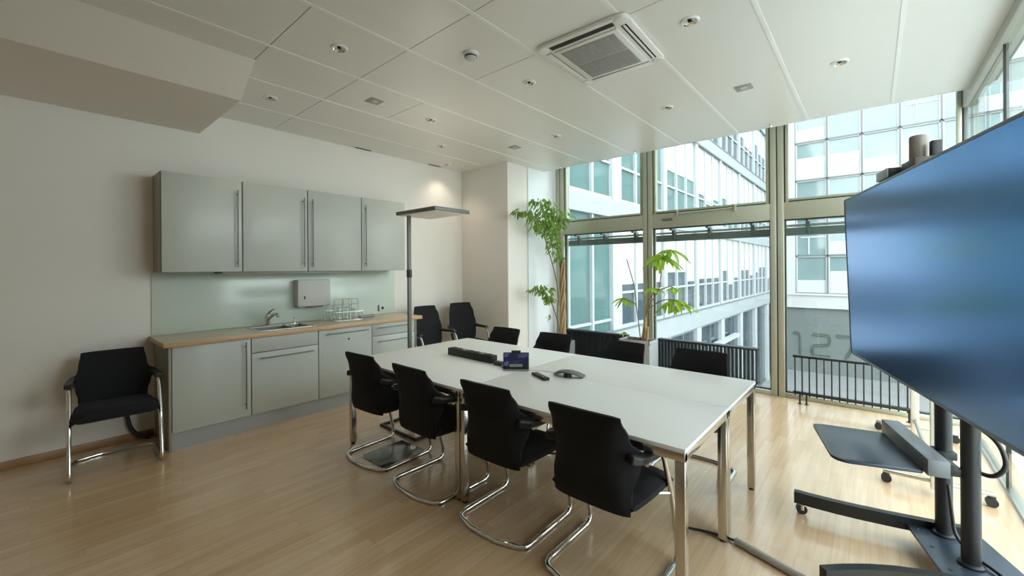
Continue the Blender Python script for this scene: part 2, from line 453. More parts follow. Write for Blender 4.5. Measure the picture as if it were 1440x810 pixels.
b = MB(); b.box(5.86, 14, -8, 6.25, -0.45, -0.2); o = b.build('side_bounce_slab', mat('pale_bounce_surface', (0.62, 0.61, 0.58), 0.85, noise=0.1, nscale=60), smooth=False); o['kind'] = 'structure'  # added pale slab beside the side glass, bounces daylight onto the ceiling
random.seed(4)
wing = empty('office_wing', (0, 6.5, -5.5), label='long white office wing across the courtyard, behind the left and middle windows', cat='building')
Z0 = 5.5
def wy(v): return v - 6.5
b = MB(); b.box(-8, -0.35, wy(6.5), wy(36.5), 0, 19.5 + 0); b.build('body', M['xteal'], wing, smooth=False)
floors = [(-5.5, -1.36), (-0.72, 2.78), (3.23, 6.2), (6.7, 9.65), (10.15, 13.4)]
spans = [(-0.72 - 0.64 + 0.60, -0.10), (2.80, 3.23), (6.20, 6.70), (9.65, 10.15), (13.2, 14.0)]
for i, (za, zb) in enumerate(spans):
    b = MB(); y0 = 8.9 if i == 0 else 6.5
    b.box(-0.35, 0.02, wy(y0), wy(36.5), za + Z0, zb + Z0)
    b.build('spandrel', M['xspan'], wing, smooth=False)
    if i in (0, 2, 3):
        b = MB(); b.box(0.02, 0.035, wy(y0), wy(36.5), zb - 0.03 + Z0, zb + 0.02 + Z0); b.box(0.02, 0.035, wy(y0), wy(36.5), za - 0.04 + Z0, za + 0.015 + Z0)
        b.build('spandrel_edge', M['xframe'], wing, smooth=False)
bands = [(-5.5, -0.76), (-0.10, 2.80), (3.23, 6.20), (6.70, 9.65), (10.15, 13.2)]
colY = [6.55, 9.95, 13.3, 16.5, 19.8, 23.2, 26.6, 30.1, 33.5, 36.4]
blind_fr = {1: [0, .60, .62, .60, .62, .50, .45, .7, .4], 2: [0, .1, .50, .62, .66, .7, .6, .6, .4], 3: [.5] * 9, 4: [.5] * 9, 0: [0] * 9}
for fi, (za, zb) in enumerate(bands):
    for ci in range(len(colY) - 1):
        y0, y1 = colY[ci], colY[ci + 1]
        zlo = za
        if fi == 1 and ci == 0: zlo = -0.76
        wdt = 0.50 if ci == 1 and fi > 0 else (0.26 if fi else 0.5)
        b = MB(); b.box(-0.30, 0.012 if fi else 0.05, wy(y0) - wdt / 2, wy(y0) + wdt / 2, zlo + Z0, zb + Z0)
        b.build('facade_column', M['xwhite'], wing, smooth=False)
        b = MB(); nm = 3 if fi else 2
        ya = y0 + wdt / 2; yb = y1 - 0.15
        b.mi = 0
        for j in range(nm):
            ym = ya + (yb - ya) * j / nm
            if j: b.box(-0.10, -0.02, wy(ym) - 0.04, wy(ym) + 0.04, zlo + Z0, zb + Z0)
        b.box(-0.1, -0.03, wy(ya), wy(yb), zlo + Z0, zlo + 0.09 + Z0)
        if fi: b.box(-0.1, -0.05, wy(ya), wy(yb), zlo + 0.92 + Z0, zlo + 0.98 + Z0)
        wn = b.build('window', M['xwhite'] if fi else M['xframe'], wing, smooth=False)
        b = MB(); b.box(-0.12, -0.10, wy(ya), wy(yb), zlo + Z0, zb + Z0)
        b.build('pane', M['xteal'] if (ci == 0 or fi == 2) else M['xdark'], wn, smooth=False)
        fr = blind_fr[fi][ci]
        if fr > 0:
            b = MB()
            for j in range(nm):
                f2 = max(0.0, min(0.95, fr + random.choice((0, 0, 0, -0.12, 0.1))))
                b.box(-0.092, -0.075, wy(ya + (yb - ya) * j / nm + 0.05), wy(ya + (yb - ya) * (j + 1) / nm - 0.05), zb - (zb - zlo) * f2 + Z0, zb + Z0)
            b.build('blind', M['xblind'], wn, smooth=False)
# entrance canopies at ground floor
for i, (ya, yb) in enumerate(((10.6, 16.0), (17.0, 22.0))):
    b = MB(); b.box(0.0, 0.22, wy(ya), wy(yb), -1.75 + Z0, -1.6 + Z0); b.build('canopy_rail', M['xwhite'], wing, smooth=False)

FY = 34.0
far = empty('office_block', (6.0, FY, -5.5), label='white office block with a square grid of windows at the end of the courtyard', cat='building')
fx = lambda x: x - 6.0
b = MB(); b.box(fx(0.4), fx(34), 0.30, 8, -0.0, 27); b.build('body', M['xpale'], far, smooth=False)
b = MB(); b.box(fx(0.38), fx(1.03), -0.15, 0.32, 4.27, 27); b.build('corner_column', M['xblind'], far, smooth=False)
b = MB(); b.box(fx(0.38), fx(34), -0.2, 0.35, 4.27, 5.22, 0.02); b.box(fx(0.38), fx(34), -0.3, 0.35, 5.12, 5.24); b.build('spandrel', M['xblind'], far, smooth=False)
b = MB(); b.box(fx(0.38), fx(34), 0.0, 0.35, 0.0, 4.27); b.build('ground_floor_wall', M['xgrey'], far, smooth=False)
random.seed(11)
for r_ in range(7):
    za = 5.22 + r_ * 2.525; zb = za + 2.525
    for c_ in range(10):
        x0 = 1.03 + c_ * 1.745; x1 = x0 + 1.745
        b = MB(); t_ = 0.045
        b.box(fx(x0), fx(x0) + t_, -0.02, 0.16, za, zb); b.box(fx(x1) - t_, fx(x1), -0.02, 0.16, za, zb)
        b.box(fx(x0), fx(x1), -0.02, 0.16, za, za + t_); b.box(fx(x0), fx(x1), -0.02, 0.16, zb - t_, zb)
        b.mi = 1
        b.box(fx(x0) + t_, fx(x0) + t_ * 2.4, 0.02, 0.16, za + t_, zb - t_); b.box(fx(x1) - t_ * 2.4, fx(x1) - t_, 0.02, 0.16, za + t_, zb - t_)
        b.box(fx(x0) + t_, fx(x1) - t_, 0.02, 0.16, zb - t_ * 2.4, zb - t_)
        wn = b.build('window', [M['xframe'], M['xblind']], far, smooth=False)
        q = random.random()
        b = MB(); b.box(fx(x0) + 0.1, fx(x1) - 0.1, 0.12, 0.14, za + 0.05, zb - 0.1)
        b.build('pane', M['xpale'] if q < 0.7 or r_ > 2 else M['xteal'], wn, smooth=False)
        if 0.3 < q < 0.7:
            b = MB(); b.box(fx(x0) + 0.12, fx(x1) - 0.12, 0.08, 0.11, za + 0.06, za + (0.9 if q < 0.5 else 1.5)); b.build('screen_panel', M['xblind'], wn, smooth=False)
        elif q < 0.2:
            b = MB(); b.box(fx(x0) + 0.3, fx(x1) - 0.12, 0.08, 0.11, za + 1.2, za + 1.28); b.box(fx(x0) + 0.7, fx(x0) + 0.78, 0.08, 0.11, za + 0.1, za + 1.2)
            b.build('inner_rail', M['xblind'], wn, smooth=False)
# outline numerals 127 on the ground floor wall
def outline_digit(strokes, x, z, h, w_, th=0.055):
    b = MB()
    for s_ in strokes:
        b.tube([(x + p[0] * w_, -0.03, z + p[1] * h) for p in s_], 0.030, 8)
    return b
def dbl(path, g):
    # two parallel lines round a centre path (outline lettering)
    out = []
    P_ = [Vector((p[0], p[1])) for p in path]
    for s_ in (1, -1):
        q = []
        for i, p in enumerate(P_):
            d = (P_[min(i + 1, len(P_) - 1)] - P_[max(i - 1, 0)]).normalized()
            q.append((p.x - d.y * g * s_, p.y + d.x * g * s_))
        out.append(q)
    out.append([out[0][0], out[1][0]]); out.append([out[0][-1], out[1][-1]])
    return out
D1 = [(0.0, 1.0), (0.25, 1.0), (0.5, 0.97), (0.6, 0.85), (0.6, 0.0)]
D2 = [(0.0, 1.0), (0.7, 1.0), (0.93, 0.95), (1.0, 0.82), (1.0, 0.68), (0.92, 0.57), (0.7, 0.52), (0.3, 0.50), (0.08, 0.44), (0.0, 0.33), (0.0, 0.15), (0.08, 0.03), (0.3, 0.0), (1.0, 0.0)]
D7 = [(0.0, 1.0), (1.0, 1.0), (1.0, 0.9), (0.75, 0.5), (0.45, 0.0)]
num = empty('house_number', (0, FY - 0.02, -4.35), label='large outlined number 127 on the grey ground floor wall outside', cat='sign')
for nm, path, x, w_ in (('numeral', D1, 0.95, 0.55), ('numeral', D2, 1.95, 0.92), ('numeral', D7, 3.25, 1.0)):
    outline_digit(dbl(path, 0.05), x, 0.0, 1.40, w_).build(nm, M['digit'], num)

# outside blind housings at the head of each lower pane
for k, (x0, x1, lab) in enumerate(((1.08, 2.58, 'grey blind housing outside the left window, below its transom'), (2.62, 4.13, 'grey blind housing outside the middle window, below its transom'), (4.18, 5.62, 'grey blind housing outside the right window, partly behind the big screen'))):
    t = empty('blind_housing', ((x0 + x1) / 2, 5.96, 1.92), label=lab, cat='blind', group='blind housings outside the windows')
    h = (x1 - x0) / 2
    b = MB(); b.box(-h, h, -0.04, 0.04, -0.045, 0.045, 0.006); b.build('housing', M['xrail'], t)
    b = MB(); b.box(-h, h, -0.03, 0.03, 0.06, 0.085, 0.003)
    b.build('guide_rail', M['xwhite'], t)
    for xx in (-h * 0.65, -0.02, h * 0.65):
        b = MB(); b.box(xx - 0.02, xx + 0.02, -0.05, 0.045, -0.03, 0.12, 0.004); b.box(xx - 0.015, xx + 0.015, -0.15, 0.0, 0.10, 0.135, 0.003); b.build('bracket', M['xframe'], t)

# ------------------------------------------------------------------ ceiling fittings
def downlight(loc, label, on):
    t = empty('downlight', loc, label=label, cat='ceiling light', group='recessed downlights')
    b = MB(); b.lathe([(0.058, 0.0), (0.058, -0.004), (0.050, -0.012), (0.046, -0.012), (0.044, -0.008)], n=32); b.build('trim_ring', M['wplast'], t)
    b = MB(); b.lathe([(0.0455, -0.0115), (0.036, -0.004), (0.018, -0.0008), (0.0, -0.0006)], n=32); b.build('reflector', M['chrome'], t)
    b = MB(); b.lathe([(0.0, -0.0085), (0.010, -0.007), (0.014, -0.003), (0.014, -0.0005), (0.0, -0.0005)], n=16); b.build('lamp', M['bulb'] if on > 30 else M['blackm'], t)
    if on:
        l = bpy.data.lights.new('downlight_spot', 'SPOT'); l.energy = on; l.spot_size = R(110); l.spot_blend = 0.9; l.color = (1.0, 0.86, 0.70); l.shadow_soft_size = 0.03
        lo = bpy.data.objects.new('downlight_spot', l); COL.objects.link(lo); lo.parent = t; lo.location = (0, 0, -0.02)
    return t
DL = [(2.176, 1.432, 'downlight between the bulkhead corner and the smoke detector', 7),
      (4.133, 2.737, 'large looking downlight right of the air conditioner, nearest the camera', 7),
      (0.90, 1.431, 'downlight just past the end of the bulkhead, above the wall cabinets', 7),
      (2.83, 2.747, 'downlight just left of the air conditioner', 7),
      (1.53, 2.743, 'downlight behind the left grey ceiling speaker', 7),
      (3.494, 4.065, 'downlight behind the air conditioner, nearest the middle window', 7),
      (0.89, 3.415, 'downlight in front of the far corner, above the floor lamp', 14),
      (2.192, 4.059, 'downlight between the far grey speaker plate and the left window', 7),
      (4.817, 4.047, 'downlight right of the right grey speaker plate, above the big screen', 7),
      (0.236, 4.078, 'smallest looking downlight, in the far corner beside the kitchen wall', 14)]
for x, y, lab, on in DL: downlight((x, y, ZC), lab, on)
def speaker(loc, label):
    t = empty('ceiling_speaker', loc, label=label, cat='speaker', group='square ceiling speaker plates')
    b = MB(); b.box(-0.065, 0.065, -0.065, 0.065, -0.005, 0.0, 0.002); b.build('plate', M['grille'], t)
    b = MB(); b.lathe([(0.03, 0.0), (0.028, -0.007), (0.0, -0.008)], n=20); b.build('centre_disc', M['gplast'], t)
speaker((1.526, 2.098, ZC), 'square grey plate in the ceiling above the kitchen end, left one')
speaker((4.161, 4.063, ZC), 'square grey plate in the ceiling near the right window')
speaker((1.535, 4.083, ZC), 'square grey plate in the ceiling near the far pillar')
t = empty('smoke_detector', (2.809, 2.097, ZC), label='round white smoke detector on the ceiling left of the air conditioner', cat='smoke detector')
b = MB(); b.lathe([(0.058, 0.0), (0.058, -0.012), (0.05, -0.016), (0.0, -0.016)]); b.build('base', M['wplast'], t)
b = MB(); b.lathe([(0.044, -0.016), (0.044, -0.024), (0.040, -0.038), (0.028, -0.046), (0.0, -0.047)]); b.build('sensor_head', M['gplast'], t)
b = MB(); b.lathe([(0.0445, -0.022), (0.0455, -0.024), (0.0455, -0.030), (0.043, -0.032)]); b.build('sensor_slot', M['dark'], t)
for k, (x, y, lab) in enumerate(((2.60, 5.30, 'tiny ceiling hook above the mullion left of the middle window'), (4.16, 5.32, 'tiny ceiling hook above the mullion right of the middle window'), (1.40, 5.30, 'tiny ceiling hook beside the far pillar, above the tall plant'))):
    b = MB(); b.lathe([(0.0, -0.030), (0.012, -0.028), (0.014, -0.018), (0.007, -0.012), (0.010, -0.004), (0.016, 0.0), (0.0, 0.0)], c=(x, y, ZC), n=14)
    o = b.build('ceiling_hook', M['chrome']); tag(o, lab, 'hook', 'ceiling hooks along the window edge')
for (y, lab) in ((2.83, 'narrow dark air slot above the middle of the wall cabinets'), (3.99, 'narrow dark air slot at the ceiling edge before the far corner')):
    b = MB(); b.box(0.02, 0.05, y - 0.11, y + 0.11, ZC - 0.006, ZC, 0.001); o = b.build('air_slot', M['xframe']); tag(o, lab, 'vent', 'ceiling edge air slots')

# cassette air conditioner
ac = empty('air_conditioner', (3.53, 2.71, ZC), R(2), 'white square cassette air conditioner set in the ceiling', 'air conditioner')
H_ = 0.335; HY = 0.365
def rrect(hx, hy, r, n=5):
    o = []
    for (cx, cy, a0) in ((hx - r, hy - r, 0), (-hx + r, hy - r, 90), (-hx + r, -hy + r, 180), (hx - r, -hy + r, 270)):
        for j in range(n + 1):
            a = R(a0 + 90 * j / n); o.append((cx + r * math.cos(a), cy + r * math.sin(a)))
    return o
# panel ring built as a frame with air outlets cut between strips
b = MB()
b.prism(rrect(H_, HY, 0.05), -0.028, -0.004, 0.006)
b.build('panel', M['wplast'], ac)
b = MB(); b.box(-H_ + 0.10, H_ - 0.10, -HY + 0.10, HY - 0.10, -0.040, -0.026, 0.005); b.build('intake_frame', M['wplast'], ac)
for (a, c) in ((-HY + 0.13, -0.006), (0.006, HY - 0.13)):
    b = MB(); b.box(-H_ + 0.135, H_ - 0.135, a, c, -0.043, -0.038, 0.001)
    n_ = 26
    for j in range(n_):
        x = -H_ + 0.14 + (2 * H_ - 0.28) * j / (n_ - 1)
        b.box(x - 0.0018, x + 0.0018, a, c, -0.046, -0.042)
    b.build('intake_grille', M['grille'], ac)
for (nm, bx) in (('outlet', (-H_ + 0.035, -H_ + 0.072, -HY + 0.10, HY - 0.10)), ('outlet', (H_ - 0.072, H_ - 0.035, -HY + 0.10, HY - 0.10)), ('outlet', (-H_ + 0.10, H_ - 0.10, HY - 0.072, HY - 0.035)), ('outlet', (-H_ + 0.10, H_ - 0.10, -HY + 0.032, -HY + 0.084))):
    b = MB(); b.box(*bx, -0.0305, -0.027, 0.001); oo = b.build(nm, M['dark'], ac); oo['label'] = 'dark air outlet'
    x0, x1, y0, y1 = bx
    b = MB()
    if x1 - x0 < y1 - y0 and x0 > 0: b.box((x0 + x1) / 2 - 0.006, (x0 + x1) / 2 + 0.008, y0, y1, -0.036, -0.029, 0.002)
    elif x1 - x0 < y1 - y0: b.box(x0 + 0.002, x1 - 0.002, y0, y1, -0.036, -0.029, 0.002)
    elif y0 > 0: b.box(x0, x1, y0 + 0.002, y1 - 0.002, -0.036, -0.029, 0.002)
    else: b.box(x0, x1, y1 - 0.014, y1 - 0.007, -0.036, -0.029, 0.002)
    b.build('louvre', M['wplast'], oo)
for (sx_, sy_) in ((-1, -1), (1, -1), (1, 1), (-1, 1)):
    b = MB(); b.prism([(sx_ * (H_ - 0.045) + math.cos(a) * 0.042, sy_ * (HY - 0.045) + math.sin(a) * 0.042) for a in [2 * PI * j / 16 for j in range(16)]], -0.034, -0.026, 0.003); b.build('corner_cap', M['wplast'], ac)

# ------------------------------------------------------------------ kitchen
YC = [0.747, 1.364, 1.985, 2.615, 3.23]
labs = ['grey wall cabinet at the left end of the row, widest looking', 'second grey wall cabinet from the left, above the tap', 'third grey wall cabinet from the left, above the paper towel dispenser', 'grey wall cabinet at the right end, beside the floor lamp']
for i in range(4):
    y0, y1 = YC[i], YC[i + 1]
    t = empty('wall_cabinet', (0.0, y0, 1.492), label=labs[i], cat='cabinet', group='grey wall cabinets')
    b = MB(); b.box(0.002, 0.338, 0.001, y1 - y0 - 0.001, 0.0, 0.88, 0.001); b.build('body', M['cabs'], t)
    b = MB(); b.box(0.341, 0.36, 0.005, y1 - y0 - 0.005, 0.0, 0.88, 0.002); d = b.build('door', M['cab'], t)
    hy = (y1 - y0 - 0.045) if i < 2 else 0.045
    b = MB(); b.tube([(0.392, hy, 0.045), (0.392, hy, 0.785)], 0.006, 12)
    for z in (0.085, 0.745): b.tube([(0.36, hy, z), (0.392, hy, z)], 0.005, 10)
    b.build('handle', M['handle'], d)
t = empty('under_cabinet_lamp', (0.20, 1.95, 1.475), label='slim lamp strip under the wall cabinets, above the splashback', cat='lamp')
b = MB(); b.box(-0.03, 0.03, -0.72, 0.60, 0.0, 0.016, 0.003); b.build('housing', M['gplast'], t)
b = MB(); b.box(-0.022, 0.022, -0.70, 0.58, -0.004, 0.001, 0.001); b.build('diffuser', M['wplast'], t)
b = MB(); b.box(-0.02, 0.02, -0.78, -0.72, 0.0, 0.016, 0.003); b.build('plug', M['black'], t)

b = MB(); b.box(0.0008, 0.010, 0.733, 3.295, 0.912, 1.490, 0.001); o = b.build('glass_splashback', M['splash']); tag(o, 'pale green glass splashback panel between worktop and wall cabinets', 'splashback')

# base units
YL = [0.775, 1.365, 1.993, 2.615, 3.215]
def unit(i, label):
    y0, y1 = YL[i], YL[i + 1]
    t = empty('base_cabinet', (0.0, y0, 0.0), label=label, cat='cabinet', group='grey base cabinets')
    b = MB(); b.box(0.012, 0.558, 0.001, y1 - y0 - 0.001, 0.1395, 0.868 if i != 1 else 0.755); b.build('body', M['cabs'], t)
    return t, y1 - y0
def front(t, nm, w_, z0, z1):
    b = MB(); b.box(0.560, 0.579, 0.004, w_ - 0.004, z0, z1, 0.002); return b.build(nm, M['cab'], t)
def hhandle(d, w_, z, a=0.06, c=None):
    c = w_ - 0.06 if c is None else c
    b = MB(); b.tube([(0.612, a, z), (0.612, c, z)], 0.006, 12)
    for y in (a + 0.04, c - 0.04): b.tube([(0.578, y, z), (0.612, y, z)], 0.005, 10)
    b.build('handle', M['handle'], d)
t, w_ = unit(0, 'grey base cabinet with one door at the left end, beside the lone chair')
d = front(t, 'door', w_, 0.145, 0.865)
b = MB(); b.tube([(0.612, w_ - 0.05, 0.22), (0.612, w_ - 0.05, 0.84)], 0.006, 12)
for z in (0.26, 0.80): b.tube([(0.578, w_ - 0.05, z), (0.612, w_ - 0.05, z)], 0.005, 10)
b.build('handle', M['handle'], d)
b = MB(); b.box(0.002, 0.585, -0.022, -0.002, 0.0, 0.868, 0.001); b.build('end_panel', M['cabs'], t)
t, w_ = unit(1, 'grey base cabinet under the sink with a plain panel over a deep drawer')
front(t, 'blank_panel', w_, 0.725, 0.865); d = front(t, 'drawer', w_, 0.145, 0.718); hhandle(d, w_, 0.668)
t, w_ = unit(2, 'grey fronted dishwasher cabinet with a small lock, behind the nearest left chair')
d = front(t, 'door', w_, 0.145, 0.865); hhandle(d, w_, 0.815, 0.07)
b = MB(); b.tube([(0.578, w_ * 0.54, 0.735), (0.584, w_ * 0.54, 0.735)], 0.010, 14); b.build('lock', M['blackm'], d)
t, w_ = unit(3, 'grey drawer cabinet at the right end, behind the floor lamp')
d = front(t, 'drawer', w_, 0.725, 0.865); hhandle(d, w_, 0.818)
d = front(t, 'drawer', w_, 0.435, 0.718); hhandle(d, w_, 0.655)
d = front(t, 'drawer', w_, 0.145, 0.428); hhandle(d, w_, 0.37)
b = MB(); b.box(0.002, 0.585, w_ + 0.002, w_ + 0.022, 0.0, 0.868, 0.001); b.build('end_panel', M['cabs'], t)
b = MB(); b.box(0.50, 0.555, 0.777, 3.213, 0.0, 0.138); o = b.build('plinth', M['kick']); tag(o, 'long dark grey plinth strip along the floor under the base cabinets', 'plinth')

# worktop with sink cut out (four strips round the basin)
SX0, SX1, SY0, SY1 = 0.15, 0.50, 1.46, 1.98
wt = empty('worktop', (0, 0.72, 0.87), label='beech worktop running along the whole kitchen row', cat='worktop')
b = MB(); q = lambda y: y - 0.72
b.box(0.0, SX0, q(0.72), q(3.30), 0.0, 0.04); b.box(SX1, 0.62, q(0.72), q(3.30), 0.0, 0.04)
b.box(SX0, SX1, q(0.72), q(SY0), 0.0, 0.04); b.box(SX0, SX1, q(SY1), q(3.30), 0.0, 0.04)
b.build('slab', mat('pale_speckled_laminate', (0.58, 0.50, 0.38), 0.32, noise=0.05, nscale=90), wt)
b = MB(); b.box(0.6195, 0.624, q(0.715), q(3.30), 0.0005, 0.0395, 0.001); b.box(0.0, 0.624, q(0.7155), q(0.7205), 0.0005, 0.0395, 0.001); b.build('edge_band', M['beech'], wt)
sk = empty('sink', ((SX0 + SX1) / 2, (SY0 + SY1) / 2, 0.91), label='small stainless steel inset sink in the worktop', cat='sink')
hx, hy = (SX1 - SX0) / 2, (SY1 - SY0) / 2
b = MB()
b.box(-hx - 0.012, hx + 0.012, -hy - 0.012, -hy + 0.02, -0.002, 0.004, 0.001); b.box(-hx - 0.012, hx + 0.012, hy - 0.02, hy + 0.012, -0.002, 0.004, 0.001)
b.box(-hx - 0.012, -hx + 0.03, -hy, hy, -0.002, 0.004, 0.001); b.box(hx - 0.03, hx + 0.012, -hy, hy, -0.002, 0.004, 0.001); b.box(-hx, hx, 0.07, 0.10, -0.002, 0.004, 0.001)
b.build('rim', M['steel'], sk)
b = MB()
for (ya, yb, dz) in ((-hy + 0.02, 0.07, 0.14), (0.10, hy - 0.02, 0.09)):
    x0, x1 = -hx + 0.03, hx - 0.03
    b.box(x0, x1, ya, yb, -dz - 0.004, -dz); b.box(x0 - 0.004, x0, ya, yb, -dz, 0.0); b.box(x1, x1 + 0.004, ya, yb, -dz, 0.0)
    b.box(x0, x1, ya - 0.004, ya, -dz, 0.0); b.box(x0, x1, yb, yb + 0.004, -dz, 0.0)
b.build('basin', M['steel'], sk)
b = MB(); b.lathe([(0.0, 0.0), (0.014, 0.0), (0.012, 0.012), (0.006, 0.016), (0.006, 0.055), (0.011, 0.060), (0.011, 0.072), (0.0, 0.074)], c=(-hx + 0.012, 0.20, 0.003), n=16); b.build('drain_knob', M['chrome'], sk)
fc = empty('tap', (0.128, 1.66, 0.91), R(8), 'chrome single lever tap behind the sink', 'tap')
b = MB(); b.lathe([(0.0, 0.0), (0.030, 0.0), (0.028, 0.008), (0.024, 0.012), (0.024, 0.075), (0.026, 0.09), (0.024, 0.115), (0.016, 0.128), (0.0, 0.132)]); b.build('body', M['chrome'], fc)
b = MB(); b.tube(fillet([(0.01, 0, 0.075), (0.10, 0.015, 0.135), (0.155, 0.022, 0.128), (0.165, 0.024, 0.105)], 0.03), [0.019] * 3 + [0.016] * 13, 14); b.build('spout', M['chrome'], fc)
b = MB(); b.tube([(0.0, 0, 0.125), (0.03, 0.004, 0.150), (0.075, 0.010, 0.178), (0.11, 0.014, 0.190)], [0.014, 0.013, 0.009, 0.008], 12); b.build('lever', M['chrome'], fc)
def tumbler(loc, label, r=0.034, h=0.10, grp=None):
    b = MB(); b.lathe([(0.0, 0.0), (r * 0.85, 0.0), (r, h), (r - 0.003, h), (r * 0.85 - 0.003, 0.006), (0.0, 0.006)], n=20)
    o = b.build('drinking_glass', M['clear']); o.location = loc; tag(o, label, 'glass', grp); return o
# paper towel dispenser
pd = empty('paper_towel_dispenser', (0.010, 2.155, 1.083), label='grey white paper towel dispenser on the splashback', cat='dispenser')
b = MB(); b.box(0.0, 0.125, -0.185, 0.185, 0.012, 0.31, 0.008); b.build('cover', M['gplast'], pd)
b = MB(); b.box(0.004, 0.120, -0.180, 0.180, 0.0, 0.014, 0.003); b.build('base_tray', M['greyp'], pd)
b = MB(); b.box(0.1245, 0.1275, -0.12, -0.105, 0.09, 0.125, 0.001); b.build('lock', M['blackm'], pd)
b = MB(); b.box(0.03, 0.12, -0.10, 0.10, -0.006, 0.004); b.build('paper_slot', M['dark'], pd)
# dish rack
rk = empty('dish_rack', (0.30, 2.40, 0.912), label='chrome wire dish rack on the worktop under the dispenser', cat='dish rack')
b = MB()
def loop(x0, x1, y0, y1, z): return [(x0, y0, z), (x1, y0, z), (x1, y1, z), (x0, y1, z)]
for (z, g) in ((0.012, 0.0), (0.11, 0.01)):
    b.tube(loop(-0.15 - g, 0.15 + g, -0.15 - g, 0.16 + g, z), 0.003, 8, closed=True)
for j in range(7):
    y = -0.15 + 0.31 * j / 6
    b.tube(fillet([(-0.16, y, 0.11), (-0.15, y, 0.012), (0.15, y, 0.012), (0.16, y, 0.11)], 0.02, 3), 0.0022, 6)
for j in range(5):
    x = -0.15 + 0.30 * j / 4
    b.tube(fillet([(x, -0.16, 0.11), (x, -0.15, 0.012), (x, 0.16, 0.012), (x, 0.17, 0.11)], 0.02, 3), 0.0022, 6)
b.build('basket', M['chrome'], rk)
for y in (-0.05, 0.05, 0.13):
    b = MB(); b.tube(fillet([(-0.10, y, 0.012), (-0.10, y, 0.25), (0.12, y, 0.25), (0.12, y, 0.012)], 0.03, 4), 0.0032, 8); b.build('plate_hoop', M['chrome'], rk)
b = MB(); b.tube([(-0.13, -0.11, 0.175), (-0.13, 0.26, 0.175)], 0.003, 8); b.tube([(-0.13, -0.11, 0.175), (-0.15, -0.14, 0.11)], 0.003, 8); b.tube([(-0.13, 0.16, 0.175), (-0.15, 0.17, 0.11)], 0.003, 8); b.build('side_rail', M['chrome'], rk)
tumbler((0.345, 2.30, 0.924), 'clear drinking glass standing in the wire rack, left one', 0.036, 0.15, 'glasses in the dish rack')
tumbler((0.345, 2.40, 0.924), 'clear drinking glass in the middle of the wire rack', 0.036, 0.15, 'glasses in the dish rack')
tumbler((0.345, 2.49, 0.924), 'clear drinking glass in the wire rack, right one', 0.036, 0.13, 'glasses in the dish rack')
b = MB(); b.tube([(0.36, 2.585, 0.935), (0.30, 2.80, 0.935)], [0.018, 0.020], 14); o = b.build('bottle_brush', M['greyp']); tag(o, 'grey handle lying on the worktop right of the wire rack', 'brush')
t = empty('wall_socket', (0.010, 3.09, 0.99), label='grey wall socket at the right end of the splashback', cat='socket')
b = MB(); b.box(0.0, 0.012, -0.042, 0.042, -0.042, 0.042, 0.003); b.build('plate', M['gplast'], t)
b = MB(); b.tube([(0.012, 0.012, 0.0), (0.014, 0.012, 0.0)], 0.020, 18); b.build('insert', M['blackm'], t)
b = MB(); b.box(0.003, 0.013, -0.047, -0.036, -0.04, 0.04, 0.001); b.build('side_strip', M['black'], t)

